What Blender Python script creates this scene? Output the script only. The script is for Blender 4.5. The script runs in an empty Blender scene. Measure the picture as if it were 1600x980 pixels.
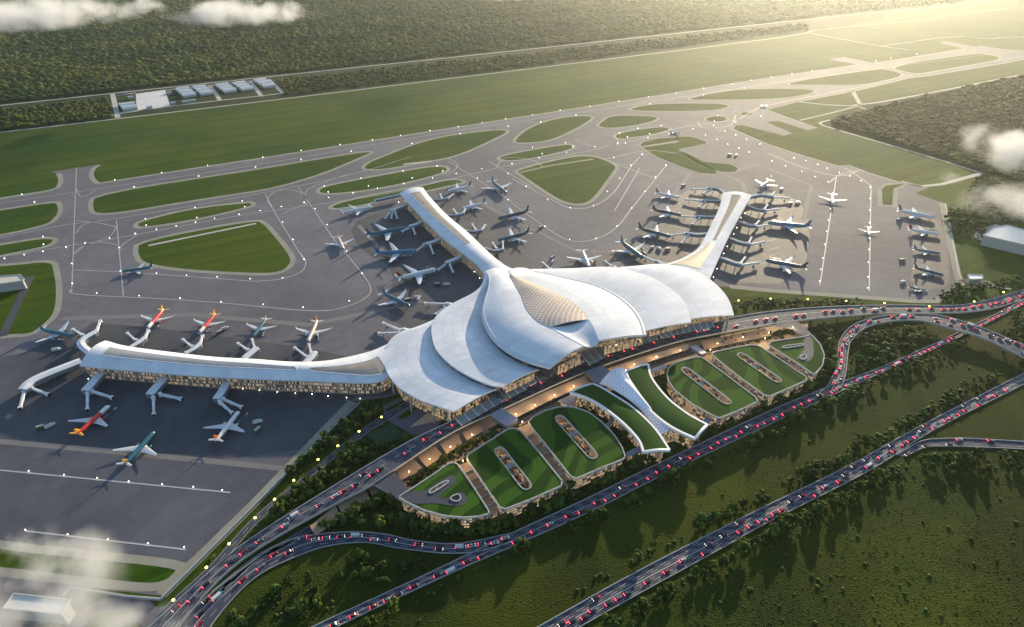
import bpy, bmesh, math, random
import numpy as np
from mathutils import Vector, Matrix
from mathutils.geometry import tessellate_polygon
random.seed(7); rng = np.random.default_rng(7)
R = math.radians
scene = bpy.context.scene
col = scene.collection

# ------------------------------------------------------------- camera model
H = 400.0; F = 976.0; TH = R(33.17); CT, ST = math.cos(TH), math.sin(TH)
def P(px, py, z=0.0):
    """survey point: where the sight line through a point of the photo meets height z"""
    fwd = F*CT - (py-490)*ST
    dn = F*ST + (py-490)*CT
    t = (H-z)/dn
    return Vector(((px-800)*t, fwd*t, z))
def PP(pts, z=0.0):
    return [P(p[0], p[1], p[2] if len(p) > 2 else z) for p in pts]

# ------------------------------------------------------------- materials
MATS = {}
def mat(name, base=(.5,.5,.5), rough=.8, metal=0, var=None, scale=.05, detail=6, bump=0, bscale=1.0, emit=None, estr=0, spec=.5, var2=None, scale2=.005):
    if name in MATS: return MATS[name]
    m = bpy.data.materials.new(name); m.use_nodes = True
    nt = m.node_tree; N = nt.nodes; L = nt.links; b = N['Principled BSDF']
    b.inputs['Base Color'].default_value = (*base, 1); b.inputs['Roughness'].default_value = rough
    b.inputs['Metallic'].default_value = metal; b.inputs['Specular IOR Level'].default_value = spec
    geo = N.new('ShaderNodeNewGeometry')
    out = None
    if var:
        n = N.new('ShaderNodeTexNoise'); n.inputs['Scale'].default_value = scale; n.inputs['Detail'].default_value = detail; n.inputs['Roughness'].default_value = .65
        L.new(geo.outputs['Position'], n.inputs['Vector'])
        r = N.new('ShaderNodeValToRGB'); r.color_ramp.elements[0].position = .35; r.color_ramp.elements[1].position = .65
        r.color_ramp.elements[0].color = (*base, 1); r.color_ramp.elements[1].color = (*var, 1)
        L.new(n.outputs['Fac'], r.inputs['Fac']); out = r.outputs['Color']
        if var2:
            n2 = N.new('ShaderNodeTexNoise'); n2.inputs['Scale'].default_value = scale2; n2.inputs['Detail'].default_value = 4
            L.new(geo.outputs['Position'], n2.inputs['Vector'])
            r2 = N.new('ShaderNodeValToRGB'); r2.color_ramp.elements[0].position = .4; r2.color_ramp.elements[1].position = .62
            r2.color_ramp.elements[0].color = (0,0,0,1); r2.color_ramp.elements[1].color = (1,1,1,1)
            L.new(n2.outputs['Fac'], r2.inputs['Fac'])
            mx = N.new('ShaderNodeMix'); mx.data_type = 'RGBA'
            L.new(r2.outputs['Color'], mx.inputs[0]); L.new(out, mx.inputs[6]); mx.inputs[7].default_value = (*var2, 1)
            out = mx.outputs[2]
        L.new(out, b.inputs['Base Color'])
    if bump:
        n3 = N.new('ShaderNodeTexNoise'); n3.inputs['Scale'].default_value = bscale; n3.inputs['Detail'].default_value = 5
        L.new(geo.outputs['Position'], n3.inputs['Vector'])
        bp = N.new('ShaderNodeBump'); bp.inputs['Strength'].default_value = 1; bp.inputs['Distance'].default_value = bump
        L.new(n3.outputs['Fac'], bp.inputs['Height']); L.new(bp.outputs['Normal'], b.inputs['Normal'])
    if emit:
        b.inputs['Emission Color'].default_value = (*emit, 1); b.inputs['Emission Strength'].default_value = estr
        m.cycles.emission_sampling = 'NONE'
    MATS[name] = m
    return m

def mathn(nt, op, a, b=None, c=None):
    n = nt.nodes.new('ShaderNodeMath'); n.operation = op
    for i, v in enumerate((a, b, c)):
        if v is None: continue
        if isinstance(v, (int, float)): n.inputs[i].default_value = v
        else: nt.links.new(v, n.inputs[i])
    return n.outputs[0]

def facade(name, frame, glass, lit, litstr, floor=4.0, bay=3.0, slab=.3, prob=.6, mull=.12):
    """storeys and bays read from the surface position: slabs, mullions, glass; some bays lit from inside"""
    m = bpy.data.materials.new(name); m.use_nodes = True; nt = m.node_tree; N = nt.nodes; L = nt.links; b = N['Principled BSDF']
    geo = N.new('ShaderNodeNewGeometry'); s = N.new('ShaderNodeSeparateXYZ'); L.new(geo.outputs['Position'], s.inputs[0])
    uv = N.new('ShaderNodeUVMap'); su = N.new('ShaderNodeSeparateXYZ'); L.new(uv.outputs[0], su.inputs[0])
    zf = mathn(nt, 'DIVIDE', s.outputs['Z'], floor); zfr = mathn(nt, 'FRACT', zf); zc = mathn(nt, 'FLOOR', zf)
    uf = mathn(nt, 'DIVIDE', su.outputs['X'], bay); ufr = mathn(nt, 'FRACT', uf); uc = mathn(nt, 'FLOOR', uf)
    isslab = mathn(nt, 'LESS_THAN', zfr, slab); ismul = mathn(nt, 'LESS_THAN', ufr, mull)
    solid = mathn(nt, 'MAXIMUM', isslab, ismul)
    cb = N.new('ShaderNodeCombineXYZ'); L.new(uc, cb.inputs[0]); L.new(zc, cb.inputs[1])
    wn = N.new('ShaderNodeTexWhiteNoise'); L.new(cb.outputs[0], wn.inputs['Vector'])
    on = mathn(nt, 'LESS_THAN', wn.outputs['Value'], prob)
    gl = mathn(nt, 'SUBTRACT', 1.0, solid)
    e = mathn(nt, 'MULTIPLY', mathn(nt, 'MULTIPLY', on, gl), mathn(nt, 'MULTIPLY', wn.outputs['Value'], litstr/prob*1.3))
    mx = N.new('ShaderNodeMix'); mx.data_type = 'RGBA'; L.new(solid, mx.inputs[0])
    mx.inputs[6].default_value = (*glass, 1); mx.inputs[7].default_value = (*frame, 1)
    L.new(mx.outputs[2], b.inputs['Base Color'])
    L.new(mathn(nt, 'MULTIPLY_ADD', solid, .5, .15), b.inputs['Roughness'])
    b.inputs['Emission Color'].default_value = (*lit, 1); L.new(e, b.inputs['Emission Strength'])
    m.cycles.emission_sampling = 'NONE'; MATS[name] = m
    return m

def uvgrid(name, base, line, su, sv, w=.04, rough=.4, metal=0, bump=.0, diag=False, tint=None):
    """sheet seams that follow the roof's own UV (metres)"""
    m = bpy.data.materials.new(name); m.use_nodes = True; nt = m.node_tree; N = nt.nodes; L = nt.links; b = N['Principled BSDF']
    uv = N.new('ShaderNodeUVMap'); s = N.new('ShaderNodeSeparateXYZ'); L.new(uv.outputs[0], s.inputs[0])
    U, V = s.outputs['X'], s.outputs['Y']
    if diag:
        U, V = mathn(nt, 'ADD', U, V), mathn(nt, 'SUBTRACT', U, V)
    def ln(x, st, ww):
        f = mathn(nt, 'FRACT', mathn(nt, 'DIVIDE', x, st))
        return mathn(nt, 'LESS_THAN', f, ww)
    a = mathn(nt, 'MAXIMUM', ln(U, su, w), ln(V, sv, w))
    geo = N.new('ShaderNodeNewGeometry'); n = N.new('ShaderNodeTexNoise'); n.inputs['Scale'].default_value = .03; n.inputs['Detail'].default_value = 8
    L.new(geo.outputs['Position'], n.inputs['Vector'])
    r = N.new('ShaderNodeValToRGB'); r.color_ramp.elements[0].position = .3; r.color_ramp.elements[1].position = .7
    r.color_ramp.elements[0].color = (*[c*.86 for c in base], 1); r.color_ramp.elements[1].color = (*(tint or base), 1)
    L.new(n.outputs['Fac'], r.inputs['Fac'])
    # each sheet its own slightly different tone
    cb = N.new('ShaderNodeCombineXYZ'); L.new(mathn(nt, 'FLOOR', mathn(nt, 'DIVIDE', U, su)), cb.inputs[0]); L.new(mathn(nt, 'FLOOR', mathn(nt, 'DIVIDE', V, sv)), cb.inputs[1])
    wn = N.new('ShaderNodeTexWhiteNoise'); L.new(cb.outputs[0], wn.inputs['Vector'])
    hv = N.new('ShaderNodeHueSaturation'); L.new(r.outputs['Color'], hv.inputs['Color']); L.new(mathn(nt, 'MULTIPLY_ADD', wn.outputs['Value'], .12, .92), hv.inputs['Value'])
    mx = N.new('ShaderNodeMix'); mx.data_type = 'RGBA'; L.new(a, mx.inputs[0]); L.new(hv.outputs['Color'], mx.inputs[6]); mx.inputs[7].default_value = (*line, 1)
    L.new(mx.outputs[2], b.inputs['Base Color']); b.inputs['Roughness'].default_value = rough; b.inputs['Metallic'].default_value = metal; b.inputs['Specular IOR Level'].default_value = .12
    MATS[name] = m
    return m

# ------------------------------------------------------------- objects
def link(o, parent=None):
    col.objects.link(o)
    if parent: o.parent = parent
    return o
def tag(o, label=None, cat=None, group=None, kind=None):
    if label: o['label'] = label
    if cat: o['category'] = cat
    if group: o['group'] = group
    if kind: o['kind'] = kind
    return o
def empty(name, loc=(0,0,0), rz=0, **k):
    o = bpy.data.objects.new(name, None); o.location = loc; o.rotation_euler = (0,0,rz); o.empty_display_size = 1
    col.objects.link(o); tag(o, **k); return o
class MB:
    def __init__(s): s.v = []; s.f = []; s.m = []; s.uv = []; s.mats = []
    def mi(s, m):
        if m not in s.mats: s.mats.append(m)
        return s.mats.index(m)
    def face(s, pts, m, uv=None):
        b = len(s.v); s.v += [tuple(p) for p in pts]; s.f.append(tuple(range(b, b+len(pts)))); s.m.append(s.mi(m)); s.uv.append(uv or [(p[0], p[1]) for p in pts])
    def grid(s, rows, m, closed=False, uv=None, shared=True):
        b = len(s.v); nr = len(rows); nc = len(rows[0])
        for r in rows: s.v += [tuple(p) for p in r]
        for i in range(nr-1):
            for j in range(nc if closed else nc-1):
                k = (j+1) % nc
                s.f.append((b+i*nc+j, b+i*nc+k, b+(i+1)*nc+k, b+(i+1)*nc+j)); s.m.append(s.mi(m(i, j) if callable(m) else m))
                if uv: s.uv.append([uv[i][j], uv[i][k], uv[i+1][k], uv[i+1][j]])
                else: s.uv.append([(i,j)]*4)
    def box(s, c, d, m, rz=0, tilt=None):
        c = Vector(c); x, y, z = [a/2 for a in d]; M = Matrix.Rotation(rz, 3, 'Z')
        if tilt: M = M @ Matrix.Rotation(tilt, 3, 'Y')
        p = [c + M @ Vector((sx*x, sy*y, sz*z)) for sz in (-1,1) for sx, sy in ((-1,-1),(1,-1),(1,1),(-1,1))]
        for q in ((3,2,1,0),(4,5,6,7),(0,1,5,4),(1,2,6,5),(2,3,7,6),(3,0,4,7)): s.face([p[i] for i in q], m)
    def seg(s, a, b, w, h, m):
        """box beam from a to b, width w, height h, its top on the line a-b"""
        a = Vector(a); b = Vector(b); d = b-a
        if d.length < 1e-4: return
        n = Vector((-d.y, d.x, 0)); n = (n.normalized() if n.length > 1e-6 else Vector((1,0,0)))*w/2; u = Vector((0,0,h))
        p = [a-n-u, a+n-u, b+n-u, b-n-u, a-n, a+n, b+n, b-n]
        for q in ((0,1,2,3),(7,6,5,4),(4,5,1,0),(6,7,3,2),(5,6,2,1),(7,4,0,3)): s.face([p[i] for i in q], m)
    def tube(s, a, b, r0, r1, m, n=8, caps=True):
        a = Vector(a); b = Vector(b); d = (b-a).normalized(); q = d.to_track_quat('Z', 'Y')
        ra = [a + q @ Vector((math.cos(t)*r0, math.sin(t)*r0, 0)) for t in [2*math.pi*i/n for i in range(n)]]
        rb = [b + q @ Vector((math.cos(t)*r1, math.sin(t)*r1, 0)) for t in [2*math.pi*i/n for i in range(n)]]
        s.grid([ra, rb], m, closed=True)
        if caps: s.face(ra[::-1], m); s.face(rb, m)
    def sphere(s, c, r, m, n=8, sc=(1,1,1)):
        c = Vector(c); rows = []
        for i in range(n//2+1):
            t = math.pi*i/(n//2)
            rows.append([c + Vector((math.sin(t)*math.cos(p)*r*sc[0], math.sin(t)*math.sin(p)*r*sc[1], math.cos(t)*r*sc[2])) for p in [2*math.pi*j/n for j in range(n)]])
        s.grid(rows, m, closed=True)
    def poly(s, loops, m, z=None, flip=False):
        L = [[Vector(p) for p in lp] for lp in loops]
        if z is not None: L = [[Vector((p.x, p.y, z)) for p in lp] for lp in L]
        flat = [p for lp in L for p in lp]
        for t in tessellate_polygon([[Vector((p.x, p.y, 0)) for p in lp] for lp in L]):
            q = [flat[i] for i in t]
            a = (q[1]-q[0]).cross(q[2]-q[0]).z
            if (a < 0) != flip: q = q[::-1]
            s.face(q, m)
    def wall(s, loop, z0, z1, m, closed=True, flip=False):
        n = len(loop); u = 0; rng_ = range(n if closed else n-1)
        ccw = area(loop) > 0
        for i in rng_:
            a = Vector(loop[i]); b = Vector(loop[(i+1) % n]); d = (Vector((b.x,b.y,0))-Vector((a.x,a.y,0))).length
            za = z1 if not callable(z1) else z1(i); zb = z1 if not callable(z1) else z1((i+1) % n)
            q = [(a.x,a.y,z0),(b.x,b.y,z0),(b.x,b.y,zb),(a.x,a.y,za)]; w = [(u,z0),(u+d,z0),(u+d,zb),(u,za)]
            if ccw == flip: q = q[::-1]; w = w[::-1]
            s.face(q, m, w); u += d
    def build(s, name, parent=None, smooth=False, **k):
        me = bpy.data.meshes.new(name); me.from_pydata(s.v, [], s.f)
        for m in s.mats: me.materials.append(MATS[m] if isinstance(m, str) else m)
        me.polygons.foreach_set('material_index', s.m)
        uvl = me.uv_layers.new(name='UVMap'); fl = []
        for u in s.uv:
            for c in u: fl += [c[0], c[1]]
        uvl.data.foreach_set('uv', fl)
        if smooth: me.polygons.foreach_set('use_smooth', [True]*len(s.f))
        me.update()
        o = bpy.data.objects.new(name, me); link(o, parent); tag(o, **k)
        return o
def area(lp):
    return sum(lp[i][0]*lp[(i+1)%len(lp)][1]-lp[(i+1)%len(lp)][0]*lp[i][1] for i in range(len(lp)))/2
def chaikin(pts, it=2, closed=True, q=.25):
    pts = [Vector(p) for p in pts]
    for _ in range(it):
        o = []; n = len(pts)
        if not closed: o.append(pts[0])
        for i in range(n if closed else n-1):
            a, b = pts[i], pts[(i+1) % n]
            o += [a.lerp(b, q), a.lerp(b, 1-q)]
        if not closed: o.append(pts[-1])
        pts = o
    return pts
def offset(lp, d):
    """move a closed loop outward by d metres"""
    n = len(lp); s = 1 if area(lp) > 0 else -1; out = []
    for i in range(n):
        a, b, c = lp[i-1], lp[i], lp[(i+1) % n]
        e1 = Vector((b.x-a.x, b.y-a.y, 0)); e2 = Vector((c.x-b.x, c.y-b.y, 0))
        if e1.length < 1e-6 or e2.length < 1e-6: out.append(b.copy()); continue
        e1.normalize(); e2.normalize()
        nn = Vector((e1.y+e2.y, -(e1.x+e2.x), 0))
        if nn.length < 1e-4: nn = Vector((e1.y, -e1.x, 0))
        nn.normalize(); k = 1/max(.5, nn.dot(Vector((e1.y, -e1.x, 0))))
        out.append(b + nn*d*k*s)
    return out
def catmull(pts, k=8, closed=False):
    pts = [Vector(p) for p in pts]; n = len(pts); o = []
    for i in range(n if closed else n-1):
        if closed: p0, p1, p2, p3 = pts[i-1], pts[i], pts[(i+1)%n], pts[(i+2)%n]
        else: p1, p2 = pts[i], pts[i+1]; p0 = pts[i-1] if i else p1*2-p2; p3 = pts[i+2] if i+2 < n else p2*2-p1
        for j in range(k):
            t = j/k
            o.append(.5*((2*p1)+(-p0+p2)*t+(2*p0-5*p1+4*p2-p3)*t*t+(-p0+3*p1-3*p2+p3)*t**3))
    if not closed: o.append(pts[-1])
    return o
def resample(pts, n):
    d = [0]
    for a, b in zip(pts, pts[1:]): d.append(d[-1]+(b-a).length)
    o = []; j = 0
    for i in range(n):
        t = d[-1]*i/(n-1)
        while j < len(d)-2 and d[j+1] < t: j += 1
        k = (t-d[j])/max(1e-9, d[j+1]-d[j]); o.append(pts[j].lerp(pts[j+1], min(1, k)))
    return o
def length(pts): return sum((b-a).length for a, b in zip(pts, pts[1:]))
def copy_tree(o, parent=None):
    c = o.copy(); col.objects.link(c)
    if parent: c.parent = parent
    for ch in o.children: copy_tree(ch, c)
    return c
def in_poly(x, y, poly):
    r = False; n = len(poly); j = n-1
    for i in range(n):
        xi, yi = poly[i][:2]; xj, yj = poly[j][:2]
        if (yi > y) != (yj > y) and x < (xj-xi)*(y-yi)/(yj-yi)+xi: r = not r
        j = i
    return r
# ------------------------------------------------------------- ground materials
mat('meadow', (.018,.032,.004), .95, var=(.040,.056,.006), scale=.35, detail=9, bump=.9, bscale=.7, var2=(.056,.068,.006), scale2=.007, spec=.1)
mat('forest_floor', (.018,.030,.010), .95, var=(.035,.045,.015), scale=.06, detail=8, spec=.1)
mat('turf', (.018,.052,.000), .92, var=(.034,.080,.000), scale=.09, detail=10, bump=.25, bscale=1.2, var2=(.056,.084,.001), scale2=.0045, spec=.1)
mat('turf_deep', (.022,.052,.005), .92, var=(.032,.064,.008), scale=.2, detail=9, bump=.2, bscale=1.4, var2=(.030,.062,.009), scale2=.02, spec=.1)
mat('concrete_apron', (.136,.129,.144), .85, var=(.166,.158,.174), scale=.02, detail=9, var2=(.112,.106,.120), scale2=.006, spec=.3)
mat('asphalt_stand', (.060,.062,.072), .75, var=(.085,.086,.096), scale=.02, detail=9, var2=(.045,.048,.058), scale2=.012, spec=.4)
mat('shoulder', (.24,.23,.185), .9, var=(.30,.29,.23), scale=.05, detail=6)
mat('pale_road', (.42,.41,.36), .9, var=(.50,.48,.42), scale=.05)
mat('road_asphalt', (.036,.044,.066), .8, var=(.050,.060,.085), scale=.08, detail=8, spec=.4)
mat('paint', (.75,.75,.72), .6)
mat('paint_soft', (.42,.42,.42), .7)
mat('oil', (.035,.037,.043), .7, var=(.06,.06,.068), scale=.08, detail=9)
mat('kerb_stone', (.40,.41,.40), .8, var=(.5,.5,.48), scale=.2)
mat('paving', (.50,.36,.23), .85, var=(.62,.46,.31), scale=.15, detail=8)

def panels(m, sz, ang, depth=.88):
    """slab joints cast into pavement: darker thin lines on a square grid"""
    nt = m.node_tree; N = nt.nodes; L = nt.links; b = N['Principled BSDF']; src = b.inputs['Base Color'].links[0].from_socket
    geo = N.new('ShaderNodeNewGeometry'); mp = N.new('ShaderNodeMapping'); mp.inputs['Rotation'].default_value = (0,0,ang); L.new(geo.outputs['Position'], mp.inputs[0])
    s = N.new('ShaderNodeSeparateXYZ'); L.new(mp.outputs[0], s.inputs[0])
    fs = [mathn(nt, 'LESS_THAN', mathn(nt, 'FRACT', mathn(nt, 'DIVIDE', s.outputs[i], sz)), .045) for i in 'XY']
    j = mathn(nt, 'MAXIMUM', *fs)
    cb = N.new('ShaderNodeCombineXYZ')
    for k, i in enumerate('XY'): L.new(mathn(nt, 'FLOOR', mathn(nt, 'DIVIDE', s.outputs[i], sz)), cb.inputs[k])
    wn = N.new('ShaderNodeTexWhiteNoise'); L.new(cb.outputs[0], wn.inputs['Vector'])
    v = mathn(nt, 'MULTIPLY', mathn(nt, 'MULTIPLY_ADD', wn.outputs['Value'], .16, .92), mathn(nt, 'MULTIPLY_ADD', j, depth-1, 1))
    hv = N.new('ShaderNodeHueSaturation'); L.new(src, hv.inputs['Color']); L.new(v, hv.inputs['Value']); L.new(hv.outputs[0], b.inputs['Base Color'])
panels(MATS['concrete_apron'], 9, R(28)); panels(MATS['asphalt_stand'], 11, R(28), .93)

S = dict(kind='structure')
def sheet(name, px, z, m, smooth=0, holes=(), world=False, **k):
    lp = px if world else PP(px)
    if smooth: lp = chaikin(lp, smooth)
    b = MB(); b.poly([lp]+list(holes), m, z=z)
    return b.build(name, **(k or S))

b = MB(); b.face([(-16000,-6000,0),(16000,-6000,0),(16000,20000,0),(-16000,20000,0)], 'meadow'); b.build('ground', **S)
# woodland floor
sheet('forest_ground', [(-900,258),(-300,240),(0,207),(400,160),(800,111),(1265,50),(1380,15),(1380,-30),(1700,-60),(1700,-90),(-900,-90)], .03, 'forest_floor')
AG = [(-700,290),(-300,243),(0,207.5),(400,160),(800,111),(1265,50),(1380,30),(1380,-20),(2000,-60),(2400,60),(1750,88),(1600,115),(1462,144),(1340,166),(1282,191),(1285,195),(1450,244),(1530,271),(1620,300),(2100,430),(2100,470),(1600,446),(1540,466),(1460,480),(1200,466),(1100,462),(900,520),(600,640),(562,632),(405,792),(262,944),(110,1010),(-500,1010)]
sheet('airfield_grass', AG, .06, 'turf')
sheet('forest_ground', [(1290,191),(1345,174),(1462,148),(1600,119),(1750,92),(2200,70),(2200,470),(1700,315),(1530,268),(1450,241)], .10, 'forest_floor')

PAV = [(-600,408),(0,310),(88,297),(96,289),(96,280),(93,272),(80,268.5),(156,257),(145,262),(141,272),(144,282),(153,287),(325,260),(411,247),(582,220),(790,187),(1057,145),(1200,122),(1341,101),(1295,93),(1318,89),(1367,99),(1507,76.5),(1466,67),(1479,65),(1525,73),(1532,71.5),(1562,76),(1600,80),(1800,45),(1900,60),(1600,92),(1575,98),(1450,118.5),(1420,122),(1332,143),(1245,159.5),(1197,171.5),(1276,200.5),(1262,204),(1215,189),(1197,191),(1239,208.5),(1225,212),(1200,206),(1160,196),(1147,197),(1143,202),(1200,226),(1255,244),(1310,260),(1327,259),(1355,270),(1400,284),(1441,292.5),(1452,293),(1430,302),(1472,317),(1495,425),(1502,443),(1497,453),(1480,458),(1462,472),(1425,471.5),(1200,455),(1140,449),(1100,446),(1000,500),(850,560),(700,620),(640,612),(600,622),(550,628),(400,784),(250,931),(112,916),(98,930),(55,985),(-600,1040)]
sheet('apron', PAV, .12, 'concrete_apron')
def strip_world(pts, w, z, m, name, dash=None, mb=None, closed=False):
    own = mb is None; mb = mb or MB()
    if closed: pts = list(pts)+[pts[0]]
    n = len(pts); Ls, Rs = [], []
    for i in range(n):
        d = (pts[min(i+1, n-1)]-pts[max(i-1, 0)]); d.z = 0
        if closed and i in (0, n-1): d = pts[1]-pts[-2]; d.z = 0
        d.normalize(); q = Vector((-d.y, d.x, 0))*w/2
        zz = Vector((0,0,z)); Ls.append(pts[i]+q+zz); Rs.append(pts[i]-q+zz)
    acc = 0
    for i in range(n-1):
        l = (pts[i+1]-pts[i]).length
        if not dash or (acc % dash[0]) < dash[1]: mb.face([Ls[i+1], Ls[i], Rs[i], Rs[i+1]], m)
        acc += l
    if own: return mb.build(name, **S)
# runway side shoulders of the outer edge
edge = PP([(153,287),(325,260),(411,247),(582,220),(790,187),(1057,145),(1200,122),(1341,101)]); strip_world(edge, 7, .16, 'shoulder', 'taxiway_shoulder')
edge = PP([(1367,99),(1507,76.5)]); strip_world(edge, 9, .16, 'shoulder', 'taxiway_shoulder')
edge = PP([(-300,362),(0,310),(88,297),(95,287),(95,277),(91,271)]); strip_world(chaikin(edge,2,False), 8, .16, 'shoulder', 'taxiway_shoulder')
edge = PP([(156,258),(146,263),(142,272),(145,281),(153,287)]); strip_world(chaikin(edge,2,False), 8, .17, 'shoulder', 'taxiway_shoulder')
edge = PP([(1900,60),(1600,92),(1575,98),(1450,118.5),(1420,122),(1332,143),(1245,159.5),(1197,171.5),(1276,200.5)]); strip_world(edge, 7, .16, 'shoulder', 'taxiway_shoulder')
edge = PP([(1147,197),(1144,202),(1200,226),(1255,244),(1310,260),(1327,259),(1355,270),(1400,284),(1441,292.5)]); strip_world(edge, 7, .16, 'shoulder', 'apron_shoulder')
edge = PP([(1472,317),(1495,425),(1501,443),(1496,453),(1480,458),(1462,471),(1425,470.5),(1200,454),(1140,448)]); strip_world(edge, 9, .16, 'shoulder', 'apron_shoulder')
edge = PP([(550,628),(400,784),(252,930)]); strip_world(edge, 9, .16, 'shoulder', 'apron_shoulder')

ISL = [
 ([(-400,390),(0,329.5),(85,316),(90,321),(91,332),(80,347),(60,354),(0,367),(-400,440)],1),
 ([(150,304),(400,266),(500,249),(588,235),(560,247),(530,260),(500,272),(437,291),(400,298),(300,313),(152,338),(144,322)],1),
 ([(214,353),(221,346),(300,327),(387,317),(394,319),(390,323),(300,344),(225,355)],2),
 ([(-300,430),(0,384),(62,373.5),(82,374),(82,378),(75,384),(0,399),(-300,455)],1),
 ([(219,378),(400,344),(412,351),(425,365),(450,396),(455,409),(446,420),(432,426),(400,427),(300,422),(240,414),(222,408),(215,393)],1),
 ([(-120,423),(16,416),(80,408),(84,425),(88,447),(86,490),(62,512),(47,521.5),(15,522),(-120,540)],1),
 ([(569,262),(576,255),(600,245),(650,225),(700,212),(805,200),(762,222),(712,244),(670,252),(600,264.5),(575,265)],1),
 ([(802,221.5),(825,201),(862,187),(900,181.5),(930,182),(907,197),(875,213),(850,221.5),(815,223.5)],1),
 ([(499,297),(510,291),(625,269),(680,260),(699,262),(696,269),(637,285),(575,297),(520,302.5),(501,301.5)],2),
 ([(518,324),(527,319),(575,307),(665,290.5),(700,281),(727,283),(712,288),(670,297),(587,315),(562,321),(524,326)],2),
 ([(778,247.5),(800,240.5),(885,225.5),(896,228),(891,234),(830,248),(790,251.5)],2),
 ([(808,267),(850,255),(900,244.5),(925,244.5),(945,250),(963,260),(958,268),(930,306),(918,316),(905,319),(888,317),(870,310),(812,271)],1),
 ([(934,197),(941,191),(955,180.5),(1012,181.5),(1031,184.5),(1012,192),(980,198),(948,200.5)],2),
 ([(976,173.5),(1000,166),(1025,163),(1087,161.5),(1132,163),(1141,167),(1112,173.5)],2),
 ([(960,213),(975,206.5),(1030,198.5),(1048,201),(1037,207),(982,216),(967,217)],2),
 ([(1103,186.5),(1108,183.5),(1119,182),(1131,183),(1136,186),(1130,189.5),(1117,190.5),(1107,189.5)],2),
 ([(1156,178),(1161,175.7),(1171,175.7),(1176,178),(1171,180.5),(1161,180.5)],2),
 ([(1069,155.5),(1125,144),(1162,139.8),(1250,138.5),(1277,142.5),(1250,150),(1200,155.3),(1100,156)],1),
 ([(1210,132.5),(1370,107.5),(1391,110),(1414,117),(1387,125),(1337,134),(1275,132.3)],1),
 ([(1383,104.5),(1520,84),(1540,84.5),(1570,91.5),(1525,100),(1440,115.5),(1424,114.5)],1),
 ([(1000,228),(1004,222.5),(1025,217),(1072,213.5),(1082,214),(1108,223.5),(1058,234),(1074,245),(1119,268),(1120,272),(1095,271),(1060,259),(1026,245)],3),
 ([(1066,236.5),(1075,240),(1100,253),(1142,257),(1153,263),(1150,268),(1140,269.5),(1124,268),(1082,248)],3),
 ([(1378,296),(1385,290),(1395,289),(1413,287.5),(1396,295),(1394,321),(1379,320)],0),
 ([(-300,812),(0,859),(100,870),(278,888),(270,897),(262,905),(240,912),(180,907),(0,886),(-300,850)],1),
]
for i, (px, sm) in enumerate(ISL):
    lp = chaikin(PP(px), 2 if sm else 0, q=.12 if sm == 3 else .25)
    if area(lp) < 0: lp = lp[::-1]
    w = (7 if px[0][1] > 150 else 6) if sm != 3 else 4
    m_ = MB(); m_.poly([offset(lp, w), lp[::-1]] if False else [offset(lp, w)], 'shoulder', z=.18); m_.build('grass_island_shoulder', **S)
    m_ = MB(); m_.poly([lp], 'turf', z=.23); m_.build('grass_island', **S)
def bands(m, w, ang, lo, hi, warp=40):
    nt = m.node_tree; N = nt.nodes; L = nt.links; b = N['Principled BSDF']; src = b.inputs['Base Color'].links[0].from_socket
    geo = N.new('ShaderNodeNewGeometry'); mp = N.new('ShaderNodeMapping'); mp.inputs['Rotation'].default_value = (0,0,ang); L.new(geo.outputs['Position'], mp.inputs[0])
    s = N.new('ShaderNodeSeparateXYZ'); L.new(mp.outputs[0], s.inputs[0])
    n0 = N.new('ShaderNodeTexNoise'); n0.inputs['Scale'].default_value = .01; L.new(geo.outputs['Position'], n0.inputs['Vector'])
    q = mathn(nt, 'FLOOR', mathn(nt, 'DIVIDE', mathn(nt, 'MULTIPLY_ADD', n0.outputs['Fac'], warp, s.outputs['Y']), w))
    cb = N.new('ShaderNodeCombineXYZ'); L.new(q, cb.inputs[0]); wn = N.new('ShaderNodeTexWhiteNoise'); L.new(cb.outputs[0], wn.inputs['Vector'])
    v = mathn(nt, 'MULTIPLY_ADD', wn.outputs['Value'], hi-lo, lo)
    hv = N.new('ShaderNodeHueSaturation'); L.new(src, hv.inputs['Color']); L.new(v, hv.inputs['Value']); L.new(hv.outputs[0], b.inputs['Base Color'])
bands(MATS['turf'], 8, R(-28), .80, 1.18, 6); bands(MATS['meadow'], 48, R(-72), .70, 1.28, 150)
# darker stand surfaces beside the piers
STAND = [
 [(-300,590),(20,560),(90,527),(130,515),(150,500),(600,560),(640,612),(560,622),(520,600),(150,640),(60,700),(-300,760)],
 [(-300,700),(60,640),(300,610),(560,615),(545,629),(445,730),(0,690),(-300,720)],
 [(600,330),(650,320),(760,430),(757,450),(690,490),(640,520),(600,490),(620,420),(560,390),(545,350)],
 [(668,300),(720,292),(760,325),(790,345),(800,390),(870,425),(800,425),(760,395)],
 [(850,420),(950,392),(1030,360),(1055,300),(1130,292),(1128,330),(1090,390),(1040,415)],
 [(1170,300),(1240,305),(1268,345),(1255,445),(1108,441),(1140,370)],
 [(1415,325),(1465,340),(1480,372),(1485,440),(1470,455),(1420,450),(1430,400)],
]
mat('asphalt_shaded', (.082,.086,.105), .8, var=(.105,.108,.125), scale=.02, detail=9, var2=(.066,.070,.088), scale2=.007, spec=.3); panels(MATS['asphalt_shaded'], 12, R(28), .93)
sheet('apron', [(-600,715),(0,694),(200,711),(445,733),(400,780),(262,905),(150,893),(0,852),(-600,830)], .145, 'asphalt_shaded')  # dusk shade over the near left apron, painted as a darker, bluer pavement colour
for k_, s_ in enumerate(STAND): sheet('aircraft_stand', s_, .149+.003*k_, 'asphalt_stand', smooth=1)
mat('lane_tone', (.165,.155,.155), .85, var=(.19,.18,.175), scale=.05)
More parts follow.
